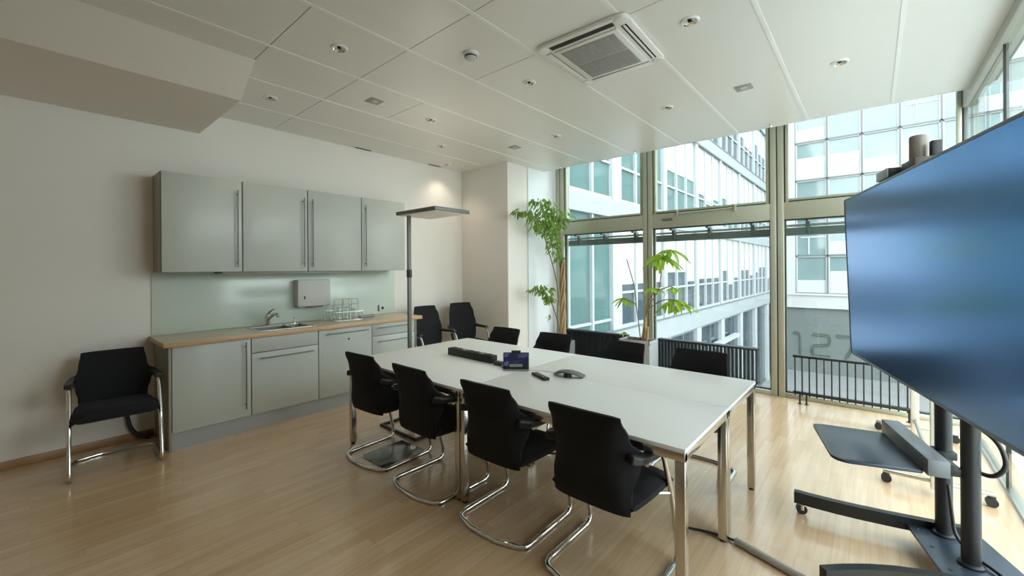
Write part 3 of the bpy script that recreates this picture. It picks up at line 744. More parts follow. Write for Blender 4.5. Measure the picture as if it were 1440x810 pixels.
# ------------------------------------------------------------------ chairs
def shell_fn(zlo, zhi, prof):
    # prof: list of (z, half width, y, edge forward)
    def at(z):
        for a, c in zip(prof, prof[1:]):
            if z <= c[0] or c is prof[-1]:
                k = (z - a[0]) / (c[0] - a[0]); k = max(0, min(1, k)); k = k * k * (3 - 2 * k)
                return [a[i] + (c[i] - a[i]) * k for i in range(4)]
    def fn(u, v):
        z = zlo + (zhi - zlo) * v
        _, w_, y, e = at(z)
        zz = z - 0.004 * (abs(u) ** 6) * (1 if v > 0.9 else 0)
        p = Vector((u * w_, y + e * (0.35 * u * u + 0.65 * abs(u) ** 5), zz))
        nn = Vector((-0.25 * u, 1, 0.12)).normalized()
        return p, nn
    return fn
def make_chair(label, group, high=False, name='cantilever_chair'):
    t = empty(name, label=label, cat='chair', group=group)
    zt = 1.0 if high else 0.855
    if high:
        prof = [(0.40, 0.170, -0.185, 0.03), (0.55, 0.205, -0.215, 0.045), (0.70, 0.215, -0.235, 0.045), (0.85, 0.200, -0.265, 0.035), (1.0, 0.165, -0.30, 0.025)]
    else:
        prof = [(0.40, 0.200, -0.212, 0.02), (0.50, 0.207, -0.228, 0.04), (0.59, 0.222, -0.240, 0.10), (0.65, 0.232, -0.247, 0.13), (0.74, 0.203, -0.257, 0.05), (0.855, 0.189, -0.275, 0.012)]
    b = MB(); b.slab(shell_fn(0.40, zt, prof), 16, 22, lambda u, v: 0.034 * math.sqrt(max(0.20, 1 - abs(u) ** 10)) * math.sqrt(max(0.22, 1 - abs(2 * v - 1) ** 16)))
    b.build('backrest', M['fabric'], t)
    def seat(u, v):
        y = -0.20 + 0.42 * v
        w_ = 0.215 + 0.025 * math.sin(PI * min(1, v * 1.1) * 0.6)
        z = 0.445 - 0.012 * (1 - u * u) * (1 - v) - 0.03 * max(0, v - 0.72) ** 2 * 12 * 0.6 - 0.008 * abs(u) ** 4
        return Vector((u * w_, y, z)), Vector((0, 0.05, 1)).normalized()
    b = MB(); b.slab(seat, 14, 16, lambda u, v: 0.085 * math.sqrt(max(0.10, 1 - abs(u) ** 8)) * math.sqrt(max(0.12, 1 - abs(2 * v - 1) ** 10)))
    b.build('seat', M['fabric'], t)
    # tubular cantilever frame: one continuous chrome tube
    hw = 0.270 if high else 0.253
    side = [(-hw, -0.14, 0.632), (-hw, 0.040, 0.645), (-hw, 0.175, 0.34), (-hw, 0.245, 0.012), (-hw, -0.235, 0.012)]
    pts = side + [(-hw + 0.03, -0.262, 0.012), (0, -0.272, 0.012), (hw - 0.03, -0.262, 0.012)] + [(-x, y, z) for x, y, z in side[::-1]]
    b = MB()
    half = fillet(pts[:5] + [(0, -0.272, 0.012)], 0.07, 7)
    left = half[:-1]
    path = left + [Vector((-0.10, -0.270, 0.012)), Vector((0, -0.273, 0.012)), Vector((0.10, -0.270, 0.012))] + [Vector((-p.x, p.y, p.z)) for p in left[::-1]]
    b.tube(path, 0.0138, 12)
    b.build('tube_frame', M['chrome'], t)
    b = MB(); b.tube([(-hw, 0.135, 0.425), (hw, 0.135, 0.425)], 0.009, 10); b.tube([(-hw, 0.155, 0.385), (-0.20, 0.06, 0.405)], 0.009, 8); b.tube([(hw, 0.155, 0.385), (0.20, 0.06, 0.405)], 0.009, 8)
    b.build('seat_support', M['chrome'], t)
    for s_ in (-1, 1):
        b = MB()
        pp = fillet([(s_ * 0.200, -0.215, 0.668), (s_ * 0.238, -0.160, 0.654), (s_ * hw, -0.05, 0.650), (s_ * hw, 0.045, 0.652)], 0.04, 5)
        b.tube(pp, [1.25 - 0.25 * min(1, i / 6) for i in range(len(pp))], rect=(0.027, 0.017))
        o = b.build('armrest', M['black'], t)
        bv = o.modifiers.new('round', 'BEVEL'); bv.width = 0.009; bv.segments = 3
    for s_ in (-1, 1):
        for y in (0.18, -0.20):
            b = MB(); b.box(s_ * hw - 0.010, s_ * hw + 0.010, y - 0.014, y + 0.014, 0.0, 0.006, 0.002); b.build('glide', M['black'], t)
    return t
G1, G2 = 'chairs on the kitchen side of the table', 'chairs on the window side of the table'
first = make_chair('black chair on the near long side, nearest the camera, by the table corner', G1)
first.location = (3.985, 1.925, 0); first.rotation_euler = (0, 0, R(0))
def chair(loc, rz, label, group=None, src=None):
    c = copy_tree(src or first); c.location = loc; c.rotation_euler = (0, 0, rz); c['label'] = label
    if group: c['group'] = group
    elif 'group' in c: del c['group']
    return c
chair((3.335, 1.935, 0), R(1), 'black chair on the near long side, second from the camera, beside the doubled middle leg', G1)
chair((2.655, 1.915, 0), R(-1), 'black chair on the near long side, third from the camera', G1)
chair((1.985, 1.925, 0), R(3), 'black chair on the near long side, farthest from the camera, before the sink cabinet', G1)
chair((1.95, 3.17, 0), R(180), 'black chair across the table in front of the white pillar, only its back top showing', G2)
chair((2.60, 3.17, 0), R(180), 'black chair across the table below the tall thin plant, only its back top showing', G2)
chair((3.335, 3.165, 0), R(180), 'black chair across the table just left of the planter, only its back top showing', G2)
chair((3.98, 3.165, 0), R(180), 'black chair across the table by the right end of the middle radiator', G2)
chair((0.49, 0.445, 0), R(-93), 'lone black chair against the kitchen wall left of the cabinets')
hi = make_chair('high backed black armchair in the far corner, farther one', 'high backed chairs in the far corner', True, 'armchair')
hi.location = (0.57, 4.17, 0); hi.rotation_euler = (0, 0, R(-105))
c2 = chair((0.60, 3.55, 0), R(-94), 'high backed black armchair right behind the end of the kitchen worktop', 'high backed chairs in the far corner', hi)

# ------------------------------------------------------------------ tables (four butted units)
TX = [(1.555, 2.975), (2.977, 4.395)]; TY = [(1.812, 2.512), (2.514, 3.215)]
tl = {(0, 0): 'white table section at the kitchen end, on the near side', (1, 0): 'white table section nearest the camera, with the remote control lying on it',
      (0, 1): 'white table section at the far corner, nearest the pillar', (1, 1): 'white table section nearest the right window, facing the middle radiator'}
for i in range(2):
    for j in range(2):
        x0, x1 = TX[i]; y0, y1 = TY[j]; hx = (x1 - x0) / 2; hy = (y1 - y0) / 2
        t = empty('conference_table', ((x0 + x1) / 2, (y0 + y1) / 2, 0), label=tl[(i, j)], cat='table', group='white conference table sections')
        b = MB(); b.box(-hx, hx, -hy, hy, 0.710, 0.730, 0.0015); b.build('tabletop', M['white'], t)
        b = MB()
        b.box(-hx + 0.001, hx - 0.001, -hy + 0.001, -hy + 0.03, 0.672, 0.7095, 0.002); b.box(-hx + 0.001, hx - 0.001, hy - 0.03, hy - 0.001, 0.672, 0.7095, 0.002)
        b.box(-hx + 0.001, -hx + 0.03, -hy, hy, 0.673, 0.7095, 0.002); b.box(hx - 0.03, hx - 0.001, -hy, hy, 0.673, 0.7095, 0.002)
        b.build('frame', M['legs'], t)
        for sx_ in (-1, 1):
            for sy_ in (-1, 1):
                cx, cy = sx_ * (hx - 0.024), sy_ * (hy - 0.024)
                b = MB(); b.box(cx - 0.022, cx + 0.022, cy - 0.022, cy + 0.022, 0.014, 0.672, 0.004); lg = b.build('leg', M['legs'], t)
                b = MB(); b.lathe([(0.0, 0.0), (0.018, 0.0), (0.018, 0.010), (0.012, 0.015), (0.0, 0.016)], c=(cx, cy, 0), n=16); b.build('foot', M['black'], lg)
        if (i, j) == (1, 0):
            b = MB(); b.box(hx - 0.20, hx - 0.05, hy - 0.12, hy - 0.06, 0.63, 0.672, 0.004); b.build('cable_tray', M['black'], t)

# things on the table
def place(name, loc, rz, label, cat): return empty(name, loc, rz, label, cat)
t = place('power_strip', (2.37, 2.50, 0.7305), R(-2.5), 'long dark grey power strip standing at the middle of the table', 'power strip')
b = MB(); b.box(-0.285, 0.285, -0.035, 0.035, 0.0, 0.062, 0.006); b.build('body', M['blackm'], t)
for k in range(7):
    x = -0.235 + k * 0.075
    b = MB(); b.box(x - 0.026, x + 0.026, -0.022, 0.022, 0.061, 0.0665, 0.003); b.build('socket', M['greyp'] if k % 3 == 2 else M['black'], t)
b = MB(); b.tube(fillet([(0.285, 0.0, 0.02), (0.36, -0.015, 0.012), (0.43, -0.06, 0.008), (0.47, -0.09, 0.008)], 0.05), 0.005, 8); b.build('cable', M['black'], t)
b = MB(); b.box(0.32, 0.40, -0.05, 0.01, 0.0, 0.028, 0.006); b.build('plug', M['black'], t)

def tablet_screen():
    m = bpy.data.materials.new('touch_panel_display'); m.use_nodes = True
    t = m.node_tree; bb = t.nodes['Principled BSDF']; bb.inputs['Roughness'].default_value = 0.15
    tcn = t.nodes.new('ShaderNodeTexCoord'); mp = t.nodes.new('ShaderNodeMapping'); mp.inputs['Scale'].default_value = (16, 16, 22)
    vo = t.nodes.new('ShaderNodeTexVoronoi'); vo.distance = 'CHEBYCHEV'; vo.inputs['Scale'].default_value = 1.0
    cr = t.nodes.new('ShaderNodeValToRGB'); cr.color_ramp.elements[0].color = (0.010, 0.012, 0.035, 1); cr.color_ramp.elements[1].color = (0.12, 0.14, 0.26, 1)
    e = cr.color_ramp.elements.new(0.6); e.color = (0.016, 0.018, 0.05, 1)
    t.links.new(tcn.outputs['Object'], mp.inputs[0]); t.links.new(mp.outputs[0], vo.inputs['Vector']); t.links.new(vo.outputs['Color'], cr.inputs[0])
    t.links.new(cr.outputs[0], bb.inputs['Base Color']); t.links.new(cr.outputs[0], bb.inputs['Emission Color']); bb.inputs['Emission Strength'].default_value = 0.5
    return m
M['tab'] = tablet_screen()
t = place('touch_panel', (2.955, 2.405, 0.7305), R(37), 'small touch panel on a wedge stand with a dark blue screen', 'touch panel')
tm = Matrix.Rotation(R(-16), 4, 'X')
b = MB(); b.box(-0.098, 0.098, -0.008, 0.008, 0.008, 0.137, 0.005, mtx=tm); b.build('housing', M['blackm'], t)
b = MB(); b.box(-0.090, 0.090, -0.0095, -0.0075, 0.034, 0.131, 0.0, mtx=tm); b.build('screen', M['tab'], t, smooth=False)
b = MB(); b.box(-0.098, 0.098, -0.012, 0.055, 0.0, 0.012, 0.003); b.prism([(-0.05, 0.0), (0.05, 0.0), (0.04, 0.06), (-0.04, 0.06)], 0.0, 0.05, 0.004); b.build('stand', M['greyp'], t)
b = MB(); b.tube([(-0.035, 0.028, 0.137), (0.035, 0.028, 0.137)], 0.012, 14); b.build('top_sensor', M['black'], t)
t = place('remote_control', (3.215, 2.365, 0.7305), R(-25), 'dark grey remote control lying beside the touch panel', 'remote control')
b = MB(); b.box(-0.095, 0.095, -0.024, 0.024, 0.0, 0.019, 0.006, 3); b.build('body', M['blackm'], t)
for k in range(5):
    for kk in (-1, 1):
        b = MB(); b.lathe([(0.007, 0.0), (0.006, 0.0025), (0.0, 0.003)], c=(-0.06 + k * 0.03, kk * 0.010, 0.0185), n=10); b.build('button', M['greyp'], t)
t = place('conference_microphone', (3.355, 2.50, 0.7305), R(12), 'grey arched conference microphone on the table, right of the remote', 'microphone')
def arch(u, v):
    x = -0.11 + 0.22 * v
    z = 0.004 + 0.034 * max(0.0, (1 - (x / 0.112) ** 2)) ** 0.8
    w_ = 0.042 - 0.006 * abs(2 * v - 1) ** 2
    return Vector((x, u * w_ + 0.035 * (x / 0.11) ** 2, z)), Vector((0.3 * x / 0.11, 0, 1)).normalized()
b = MB(); b.slab(arch, 8, 18, lambda u, v: 0.016 * math.sqrt(max(0.15, 1 - u ** 6)) * math.sqrt(max(0.2, 1 - abs(2 * v - 1) ** 8))); b.build('shell', mat('dark_grey_plastic', (0.10, 0.11, 0.11), 0.4), t)
b = MB(); b.lathe([(0.030, 0.0), (0.030, 0.020), (0.0, 0.022)], c=(0, 0.0, 0.0), n=20); b.build('foot', M['black'], t)
b = MB(); b.tube(fillet([(-0.07, 0.05, 0.004), (-0.2, 0.08, 0.003), (-0.40, 0.02, 0.003)], 0.1), 0.002, 6); b.build('cable', M['gplast'], t)

# ------------------------------------------------------------------ floor lamp
t = empty('floor_lamp', (1.42, 2.54, 0), label='tall office floor lamp with a flat rectangular head, behind the table', cat='floor lamp')
b = MB(); b.tube([(0, -0.33, 0.012), (0.54, -0.33, 0.012), (0.54, 0.33, 0.012), (0, 0.33, 0.012)], 1.0, rect=(0.016, 0.010), closed=True); b.build('base', M['blackm'], t)
b = MB(); b.box(-0.013, 0.013, -0.018, 0.018, 0.02, 2.055, 0.003); b.build('pole', mat('grey_lamp_pole', (0.16, 0.155, 0.14), 0.45, metal=0.3), t)
b = MB(); b.box(0.012, 0.026, -0.016, 0.016, 1.42, 1.50, 0.003); b.box(-0.01, 0.01, -0.026, -0.017, 1.42, 1.50, 0.002); b.build('switch', M['black'], t)
hd = MB(); hd.box(-0.11, 0.52, -0.08, 0.36, 2.055, 2.09, 0.004); hdo = hd.build('head', mat('grey_lamp_head', (0.17, 0.165, 0.15), 0.45, metal=0.3), t)
b = MB(); b.box(-0.09, 0.50, -0.06, 0.34, 2.050, 2.056, 0.002); b.build('diffuser', M['diff'], hdo)
b = MB(); b.box(-0.05, 0.46, -0.03, 0.31, 2.0895, 2.093, 0.001); b.build('uplight_lens', M['diff'], hdo)
l = bpy.data.lights.new('floor_lamp_uplight', 'AREA'); l.shape = 'RECTANGLE'; l.size = 0.45; l.size_y = 0.3; l.energy = 1.6; l.color = (1.0, 0.90, 0.80)
lo = bpy.data.objects.new('floor_lamp_uplight', l); COL.objects.link(lo); lo.parent = t; lo.location = (0.20, 0.14, 2.098); lo.rotation_euler = (PI, 0, 0)

# flat polished grey plate on the floor under the table
b = MB(); b.box(1.86, 2.22, 1.74, 2.14, 0.0, 0.004, 0.001); o = b.build('floor_plate', mat('polished_grey_plate', (0.16, 0.16, 0.15), 0.16, metal=0.6)); tag(o, 'flat grey plate on the floor under the table beneath the farthest near-side chair', 'floor cover')

# ------------------------------------------------------------------ radiators
def radiator(x0, x1, y, z0, z1, pitch, label, depth=0.10, legs=()):
    t = empty('radiator', ((x0 + x1) / 2, y, 0), label=label, cat='radiator', group='black radiators under the windows')
    h = (x1 - x0) / 2
    n_ = int(round((x1 - x0 - 0.04) / pitch))
    for k in range(n_ + 1):
        x = -h + 0.02 + (x1 - x0 - 0.04) * k / n_
        b = MB(); b.box(x - 0.006, x + 0.006, -depth / 2, depth / 2, z0 - 0.035, z1, 0.003); b.build('fin', M['radi'], t)
    for (nm, z) in (('header_pipe', z1 - 0.005), ('header_pipe', z0)):
        b = MB(); b.box(-h, h, -depth / 2 - 0.004, depth / 2 + 0.004, z - 0.013, z + 0.013, 0.006); b.build(nm, M['radi'], t)
    for x in legs:
        b = MB(); b.tube([(x, 0.0, z0), (x, 0.0, 0.0)], 0.009, 10); b.lathe([(0.0, 0.0), (0.022, 0.0), (0.020, 0.006), (0.0, 0.007)], c=(x, 0.0, 0), n=14); b.build('leg', M['radi'], t)
    return t
radiator(1.25, 2.36, 5.57, 0.14, 0.545, 0.040, 'black finned radiator left of the planter, under the left window', legs=(-0.4, 0.4))
radiator(2.80, 3.985, 5.57, 0.16, 0.545, 0.042, 'black finned radiator right of the planter, under the middle window', legs=(-0.4, 0.4))
radiator(4.325, 5.33, 5.52, 0.125, 0.525, 0.0665, 'black slatted radiator under the right window, beneath the big screen', 0.03, legs=(-0.44, -0.38, 0.43))

# ------------------------------------------------------------------ plants
random.seed(7)
def leaf(b, p, d, L, w_, roll=0.0, droop=0.25):
    d = Vector(d).normalized(); s_ = d.cross(Vector((0, 0, 1)))
    if s_.length < 1e-3: s_ = Vector((1, 0, 0))
    s_.normalize(); s_ = Matrix.Rotation(roll, 3, d) @ s_; nn = s_.cross(d)
    P_ = []
    for k, (a, ww) in enumerate(((0, 0.05), (0.25, 0.75), (0.5, 1.0), (0.75, 0.7), (1.0, 0.04))):
        c = Vector(p) + d * (L * a) - Vector((0, 0, 1)) * (droop * L * a * a)
        P_.append((c - s_ * w_ * ww * 0.5 + nn * w_ * 0.12, c - nn * w_ * 0.04, c + s_ * w_ * ww * 0.5 + nn * w_ * 0.12))
    vs = [[b.bm.verts.new(q) for q in r_] for r_ in P_]
    for A, B in zip(vs, vs[1:]):
        b.bm.faces.new((A[0], A[1], B[1], B[0])); b.bm.faces.new((A[1], A[2], B[2], B[1]))
# tall weeping fig beside the pillar
t = empty('tall_potted_plant', (1.36, 5.38, 0), label='tall thin stemmed potted tree with small leaves beside the white pillar', cat='plant')
b = MB(); b.prism([(-0.16, -0.12), (0.16, -0.12), (0.16, 0.12), (-0.16, 0.12)], 0.0, 0.40, 0.01); b.build('planter', M['pot'], t)
b = MB(); b.box(-0.145, 0.145, -0.105, 0.105, 0.395, 0.41); b.build('soil', M['soil'], t)
b = MB()
for k in range(4):
    pts = []
    for j in range(14):
        a = k * PI / 2 + j * 0.55; z = 0.38 + j * 0.095
        pts.append((0.030 * math.cos(a) + 0.02, 0.030 * math.sin(a), z))
    b.tube(pts, [0.026 - 0.0008 * j for j in range(14)], 8)
b.build('trunk', M['bark'], t)
def fx_(p):
    return (p[0] * 0.16, p[1] + p[0] * 1.1, p[2]) if p[0] < 0 else tuple(p)
stems = [[(0.0, 0, 0.40), (-0.10, 0, 0.75), (-0.05, 0, 1.05), (-0.12, -0.02, 1.45), (-0.22, -0.02, 1.72), (-0.30, -0.03, 1.95), (-0.30, -0.04, 2.2)],
         [(0.02, 0, 0.9), (-0.04, 0.0, 1.2), (-0.02, 0.0, 1.5), (-0.08, 0.0, 1.85), (-0.13, -0.02, 2.15), (-0.12, -0.02, 2.4)],
         [(0.03, 0, 1.3), (0.02, 0, 1.6), (0.0, -0.02, 1.9), (-0.03, -0.02, 2.2)],
         [(-0.09, 0, 0.72), (-0.18, -0.02, 0.98), (-0.34, -0.03, 1.16), (-0.48, -0.04, 1.20)],
         [(-0.30, -0.03, 2.15), (-0.48, -0.05, 2.27), (-0.66, -0.06, 2.30), (-0.85, -0.06, 2.28)]]
b = MB()
for s_ in stems:
    b.tube(fillet([fx_(q) for q in s_], 0.08, 4), 0.008, 7)
b.build('branches', M['twig'], t)
b = MB()
def cluster(b, c, rad, n_, L=0.074, dz=0.7):
    for _ in range(int(n_ * 1.3)):
        v = Vector((random.gauss(0, 1), random.gauss(0, 0.6), random.gauss(0, 1))); v = v.normalized() * random.random() ** 0.5
        p = Vector(fx_((c[0] + v.x * rad[0], c[1], c[2] + v.z * rad[2]))) + Vector((v.y * rad[1], 0, 0))
        d = (v.x + random.uniform(-.6, .6), v.y + random.uniform(-.8, .8), -dz + random.uniform(-.5, .5))
        leaf(b, p, d, L * random.uniform(0.7, 1.2), L * 0.48, random.uniform(-1.2, 1.2))
cluster(b, (-0.34, -0.03, 2.46), (0.20, 0.12, 0.10), 60)
cluster(b, (-0.14, -0.03, 2.28), (0.32, 0.16, 0.16), 150)
cluster(b, (-0.20, -0.03, 2.10), (0.24, 0.14, 0.12), 70)
cluster(b, (-0.13, -0.02, 1.88), (0.12, 0.10, 0.14), 45)
cluster(b, (-0.02, -0.02, 1.68), (0.08, 0.06, 0.06), 14)
cluster(b, (-0.62, -0.06, 2.30), (0.24, 0.08, 0.05), 42)
cluster(b, (-0.44, -0.05, 2.18), (0.16, 0.10, 0.10), 40)
cluster(b, (-0.36, -0.04, 1.20), (0.20, 0.10, 0.07), 60)
cluster(b, (-0.24, -0.03, 1.06), (0.12, 0.08, 0.07), 28)
cluster(b, (-0.20, -0.03, 0.80), (0.05, 0.03, 0.04), 4)
b.build('foliage', M['leaf'], t)

# umbrella plant in the grey planter
t = empty('umbrella_plant', (2.66, 5.27, 0), label='young umbrella plant with bright hand-shaped leaves in a grey planter at the windows', cat='plant')
b = MB()
b.prism([(-0.22, -0.15), (0.20, -0.15), (0.20, 0.13), (-0.22, 0.13)], 0.0, 0.52)
b.mi = 0
for (x0, x1, y0, y1) in ((-0.22, 0.20, -0.15, -0.135), (-0.22, 0.20, 0.115, 0.13), (-0.22, -0.205, -0.15, 0.13), (0.185, 0.20, -0.15, 0.13)):
    b.box(x0, x1, y0, y1, 0.515, 0.565, 0.003)
b.build('planter', M['pot'], t)
b = MB(); b.box(-0.205, 0.185, -0.135, 0.115, 0.515, 0.54); b.build('soil', M['soil'], t)
b = MB()
b.tube([(0.06, 0, 0.53), (0.075, 0, 0.70), (0.085, 0.0, 0.86)], [0.035, 0.026, 0.015], 9)
b.tube([(0.10, -0.02, 0.53), (0.12, -0.02, 0.62), (0.13, -0.03, 0.74)], [0.026, 0.020, 0.010], 8)
b.tube([(0.03, 0.02, 0.53), (0.05, 0.02, 0.66)], [0.024, 0.010], 8)
for k in range(9):
    a = random.uniform(0, 6.28); b.tube([(0.08 + 0.03 * math.cos(a), 0.03 * math.sin(a), 0.54), (0.09 + 0.05 * math.cos(a), 0.05 * math.sin(a), 0.64 + 0.15 * random.random())], [0.007, 0.003], 6)
b.build('trunk', M['bark'], t)
st = [[(0.08, 0, 0.82), (0.14, 0, 1.02), (0.27, 0, 1.22), (0.30, 0, 1.45), (0.30, 0, 1.66)],
      [(0.085, 0, 0.8), (0.11, 0, 1.05), (0.20, 0.0, 1.18)],
      [(0.02, 0.0, 0.54), (-0.03, 0, 0.95), (-0.06, 0, 1.25), (-0.17, 0, 1.62)],
      [(0.27, 0, 1.22), (0.42, -0.02, 1.27), (0.46, -0.02, 1.25)],
      [(0.14, 0, 0.98), (0.32, -0.02, 1.10), (0.48, -0.03, 1.10)],
      [(-0.04, 0, 1.02), (-0.15, -0.02, 1.08), (-0.20, -0.02, 1.08)],
      [(-0.10, 0, 0.53), (-0.17, -0.02, 0.60), (-0.20, -0.02, 0.64)]]
b = MB()
for s_ in st: b.tube(fillet(s_, 0.08, 4), 0.007, 7)
b.build('stems', M['twig'], t)
b = MB()
def palm(c, n_, L, spread=1.0, el=-0.35):
    for k in range(n_):
        a = 2 * PI * k / n_ + random.uniform(-.25, .25)
        leaf(b, c, (math.cos(a) * spread, math.sin(a) * 0.8, el + random.uniform(-.25, .3)), L * random.uniform(0.8, 1.1), L * 0.36, random.uniform(-.5, .5), 0.35)
palm((0.30, 0, 1.66), 8, 0.26); palm((0.42, -0.01, 1.72), 7, 0.24); palm((0.36, -0.03, 1.62), 5, 0.22)
palm((0.20, 0, 1.24), 6, 0.15); palm((0.46, -0.02, 1.25), 6, 0.14)
palm((0.48, -0.03, 1.10), 8, 0.20); palm((0.58, -0.03, 1.05), 6, 0.17); palm((0.36, -0.02, 1.04), 5, 0.15)
palm((-0.20, -0.02, 1.09), 8, 0.17); palm((-0.20, -0.02, 0.64), 4, 0.09)
b.build('foliage', M['leaf2'], t)

# ------------------------------------------------------------------ mobile screen cart and big screen
RC = R(15.6)
cart = empty('screen_cart', (5.307, 2.99, 0), RC, 'black wheeled screen cart with twin posts and a laptop shelf', 'cart')
for y in (0.126, -0.124):
    b = MB(); b.cyl((0.0, y, 0.10), (0.0, y, 1.70), 0.034, n=28); b.lathe([(0.0, 0.0), (0.046, 0.0), (0.046, 0.010), (0.0345, 0.018), (0.0, 0.018)], c=(0, y, 0.10)); b.build('post', M['blackm'], cart)
b = MB(); b.prism([(-0.145, -0.30), (-0.135, 0.20), (0.16, 0.20), (0.20, -0.30)], 0.085, 0.100, 0.002); pl = b.build('base_plate', M['slate'], cart)
for (x, y) in ((-0.10, 0.14), (-0.10, -0.02), (-0.10, -0.20), (0.10, 0.14), (0.10, -0.20)):
    b = MB(); b.lathe([(0.009, 0.0), (0.008, 0.003), (0.0, 0.004)], c=(x, y, 0.1), n=12); b.build('bolt', M['black'], pl)
beams = [[(-0.635, 0.250), (-0.54, 0.228), (-0.44, 0.210), (-0.34, 0.198), (-0.22, 0.190), (-0.10, 0.187), (0.02, 0.186), (0.13, 0.187)], [(-0.640, -0.485), (-0.54, -0.43), (-0.44, -0.385), (-0.34, -0.35), (-0.22, -0.325), (-0.10, -0.315), (0.05, -0.31), (0.22, -0.31)]]
for bi_, bp in enumerate(beams):
    b = MB(); b.tube([(x, y, 0.100) for i, (x, y) in enumerate(bp)], 1.0, rect=(0.020, 0.034)); b.build('foot_beam', M['blackm'], cart)
    for (x, y) in (bp[0], bp[-1]):
        xx = x + 0.045 if x < 0 else x - 0.03
        b = MB(); b.lathe([(0.0, 0.0665), (0.034, 0.0665), (0.034, 0.062), (0.016, 0.058), (0.0, 0.058)], c=(xx, y, 0), n=16)
        b.box(xx - 0.014, xx + 0.002, y - 0.017, y - 0.013, 0.026, 0.062, 0.001); b.box(xx - 0.014, xx + 0.002, y + 0.013, y + 0.017, 0.026, 0.062, 0.001)
        cs = b.build('caster', M['chrome'], cart)
        b = MB(); b.tube([(xx - 0.008, y - 0.012, 0.029), (xx - 0.008, y + 0.012, 0.029)], 0.029, 18); b.build('wheel', M['black'], cs)
b = MB(); sp = []
for (cx, cy, a0, r_) in ((-0.17, 0.40, 0, 0.01), (-0.47, 0.39, 90, 0.04), (-0.45, -0.06, 180, 0.07), (-0.17, -0.10, 270, 0.01)):
    for j in range(7):
        a = R(a0 + 15 * j); sp.append((cx + r_ * math.cos(a), cy + r_ * math.sin(a)))
b.prism(sp, 0.490, 0.506, 0.003); b.build('shelf', M['slate'], cart)
b = MB(); b.box(-0.155, -0.072, -0.135, 0.46, 0.492, 0.572, 0.004); b.build('shelf_rail', mat('anthracite_profile', (0.13, 0.14, 0.15), 0.4, metal=0.2), cart)
b = MB(); b.box(-0.076, -0.028, -0.13, 0.155, 0.505, 0.545, 0.004); b.box(-0.04, 0.04, 0.087, 0.165, 0.505, 0.545, 0.004); b.build('clamp', M['blackm'], cart)
b = MB(); b.box(-0.11, 0.045, -0.33, 0.33, 1.20, 1.62, 0.006); b.build('mount_plate', M['blackm'], cart)
b = MB(); b.tube([(-0.06, -0.17, 0.83), (-0.06, 0.17, 0.83)], 0.014, 12); b.build('cross_bar', M['steel'], cart)

tv = empty('large_display', (5.307, 2.99, 0), RC, 'very large wall-sized flat screen with a blue matte surface at the right edge', 'screen')
TILT = Matrix.Translation((-0.20, -0.025, 1.43)) @ Matrix.Rotation(R(-1.8), 4, 'Y')
b = MB(); b.box(0.004, 0.062, -0.95, 0.95, -0.545, 0.545, 0.006, mtx=TILT); b.box(0.06, 0.11, -0.6, 0.6, -0.36, 0.30, 0.01, mtx=TILT); hs = b.build('housing', M['blackm'], tv)
b = MB()
for bx in ((-0.95, 0.95, 0.533, 0.5455), (-0.95, 0.95, -0.5455, -0.533)):
    b.box(-0.006, 0.03, bx[0], bx[1], bx[2], bx[3], 0.002, mtx=TILT)
for bx in ((-0.951, -0.939), (0.939, 0.951)):
    b.box(-0.006, 0.03, bx[0], bx[1], -0.5455, 0.5455, 0.002, mtx=TILT)
b.build('bezel', mat('grey_bezel', (0.20, 0.21, 0.22), 0.35, metal=0.6), tv)
b = MB(); b.box(-0.003, 0.004, -0.940, 0.940, -0.534, 0.534, mtx=TILT); b.build('screen', M['screen'], tv, smooth=False)
# conference camera on top of the screen
cm = empty('conference_camera', (5.307, 2.99, 0), RC, 'brown grey swivel camera standing on top of the big screen', 'camera')
b = MB(); b.box(-0.165, -0.070, -0.05, 0.115, 1.985, 2.045, 0.004); b.build('base', mat('dark_bronze_plastic', (0.07, 0.055, 0.045), 0.5), cm)
b = MB(); b.lathe([(0.0, 0.0), (0.036, 0.0), (0.037, 0.004), (0.037, 0.118), (0.034, 0.124), (0.0, 0.126)], c=(-0.118, 0.045, 2.046), n=30); b.build('head', mat('bronze_grey_plastic', (0.17, 0.135, 0.11), 0.45), cm)
b = MB(); b.box(-0.095, -0.055, -0.035, 0.0, 2.03, 2.125, 0.004); b.build('yoke', M['blackm'], cm)
sb = empty('sensor_bar', (5.307, 2.99, 0), RC, 'small silver edged black box on top of the big screen, left of the camera', 'sensor')
b = MB(); b.box(-0.215, -0.145, 0.13, 0.29, 1.985, 2.035, 0.003); b.build('case', M['black'], sb)
b = MB(); b.box(-0.220, -0.214, 0.13, 0.29, 1.985, 2.035, 0.001); b.build('front_trim', M['greyp'], sb)
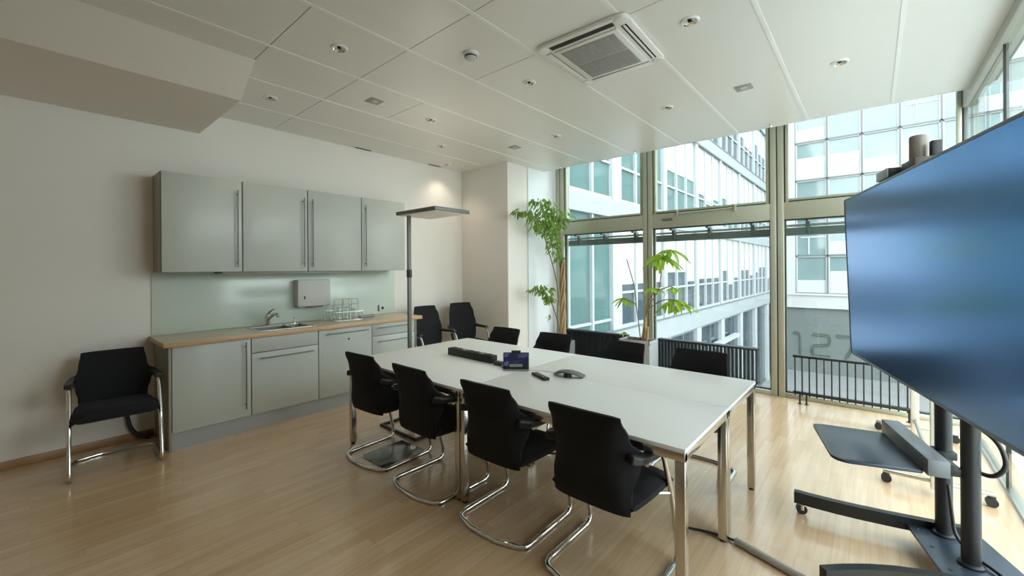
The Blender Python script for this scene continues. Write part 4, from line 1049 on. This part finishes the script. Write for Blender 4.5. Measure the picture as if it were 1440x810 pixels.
# cables at the cart
b = MB(); b.tube(fillet([(5.36, 2.93, 0.75), (5.43, 2.86, 0.70), (5.45, 2.84, 0.60), (5.41, 2.87, 0.53), (5.355, 2.93, 0.53)], 0.06), 0.010, 10); o = b.build('cable_loop', M['black']); tag(o, 'thick black cable looping out behind the right cart post', 'cable')
b = MB(); b.tube(fillet([(5.28, 3.02, 0.40), (5.30, 2.99, 0.16), (5.36, 2.93, 0.118), (5.44, 2.82, 0.115), (5.50, 2.62, 0.10), (5.52, 2.40, 0.009), (5.55, 2.0, 0.009)], 0.08), 0.008, 10); o = b.build('floor_cable', M['black']); tag(o, 'black cable running over the cart base plate to the floor on the right', 'cable')
b = MB(); b.tube(fillet([(0.02, 0.56, 0.24), (0.05, 0.58, 0.12), (0.08, 0.63, 0.05), (0.10, 0.71, 0.018)], 0.08), 0.016, 10); o = b.build('cable_bundle', M['black']); tag(o, 'thick black cable bundle hanging at the wall behind the lone chair', 'cable')
# grey cable duct from table leg towards the cart
b = MB(); b.tube([(4.43, 2.50, 0.02), (4.86, 2.36, 0.02), (5.10, 2.285, 0.02)], 0.0185, 14); o = b.build('cable_duct', mat('beige_grey_duct', (0.36, 0.33, 0.29), 0.45)); tag(o, 'grey round cable duct on the floor from the table leg towards the cart', 'cable duct')
b = MB(); b.tube(fillet([(4.12, 2.44, 0.008), (4.27, 2.50, 0.008), (4.40, 2.515, 0.010), (4.44, 2.495, 0.02)], 0.06), 0.007, 8); o = b.build('floor_cable', M['black']); tag(o, 'black cable on the floor under the table going into the grey duct', 'cable')

# ------------------------------------------------------------------ mobile board behind the screen
wb = empty('mobile_whiteboard', (5.285, 4.40, 0), R(1.5), 'white mobile board on castors standing behind the big screen', 'whiteboard')
for (y) in (-0.59, 0.62):
    b = MB(); b.box(-0.026, 0.026, y - 0.02, y + 0.02, 0.06, 1.75, 0.004); b.box(-0.02, 0.02, y + 0.0, y + 0.10, 0.066, 0.086); b.build('post', mat('beige_post', (0.60, 0.58, 0.50), 0.45), wb)
    b = MB(); b.box(-0.25, 0.27, (y + 0.10) - 0.014, (y + 0.10) + 0.014, 0.065, 0.088, 0.004); ft = b.build('foot', M['steel'], wb)
    for x in (-0.235, 0.255):
        b = MB(); b.box(x - 0.018, x + 0.018, y + 0.085, y + 0.115, 0.04, 0.07, 0.006); cs = b.build('caster', M['black'], ft)
        b = MB(); b.tube([(x, y + 0.082, 0.028), (x, y + 0.118, 0.028)], 0.028, 18); b.build('wheel', M['black'], cs)
b = MB(); b.tube([(0, -0.5, 0.16), (0, 0.6, 0.16)], 0.012, 12); b.build('tie_bar', M['steel'], wb)
b = MB(); b.box(0.028, 0.045, -0.60, 0.70, 0.56, 1.75, 0.004); b.build('board', M['white'], wb)
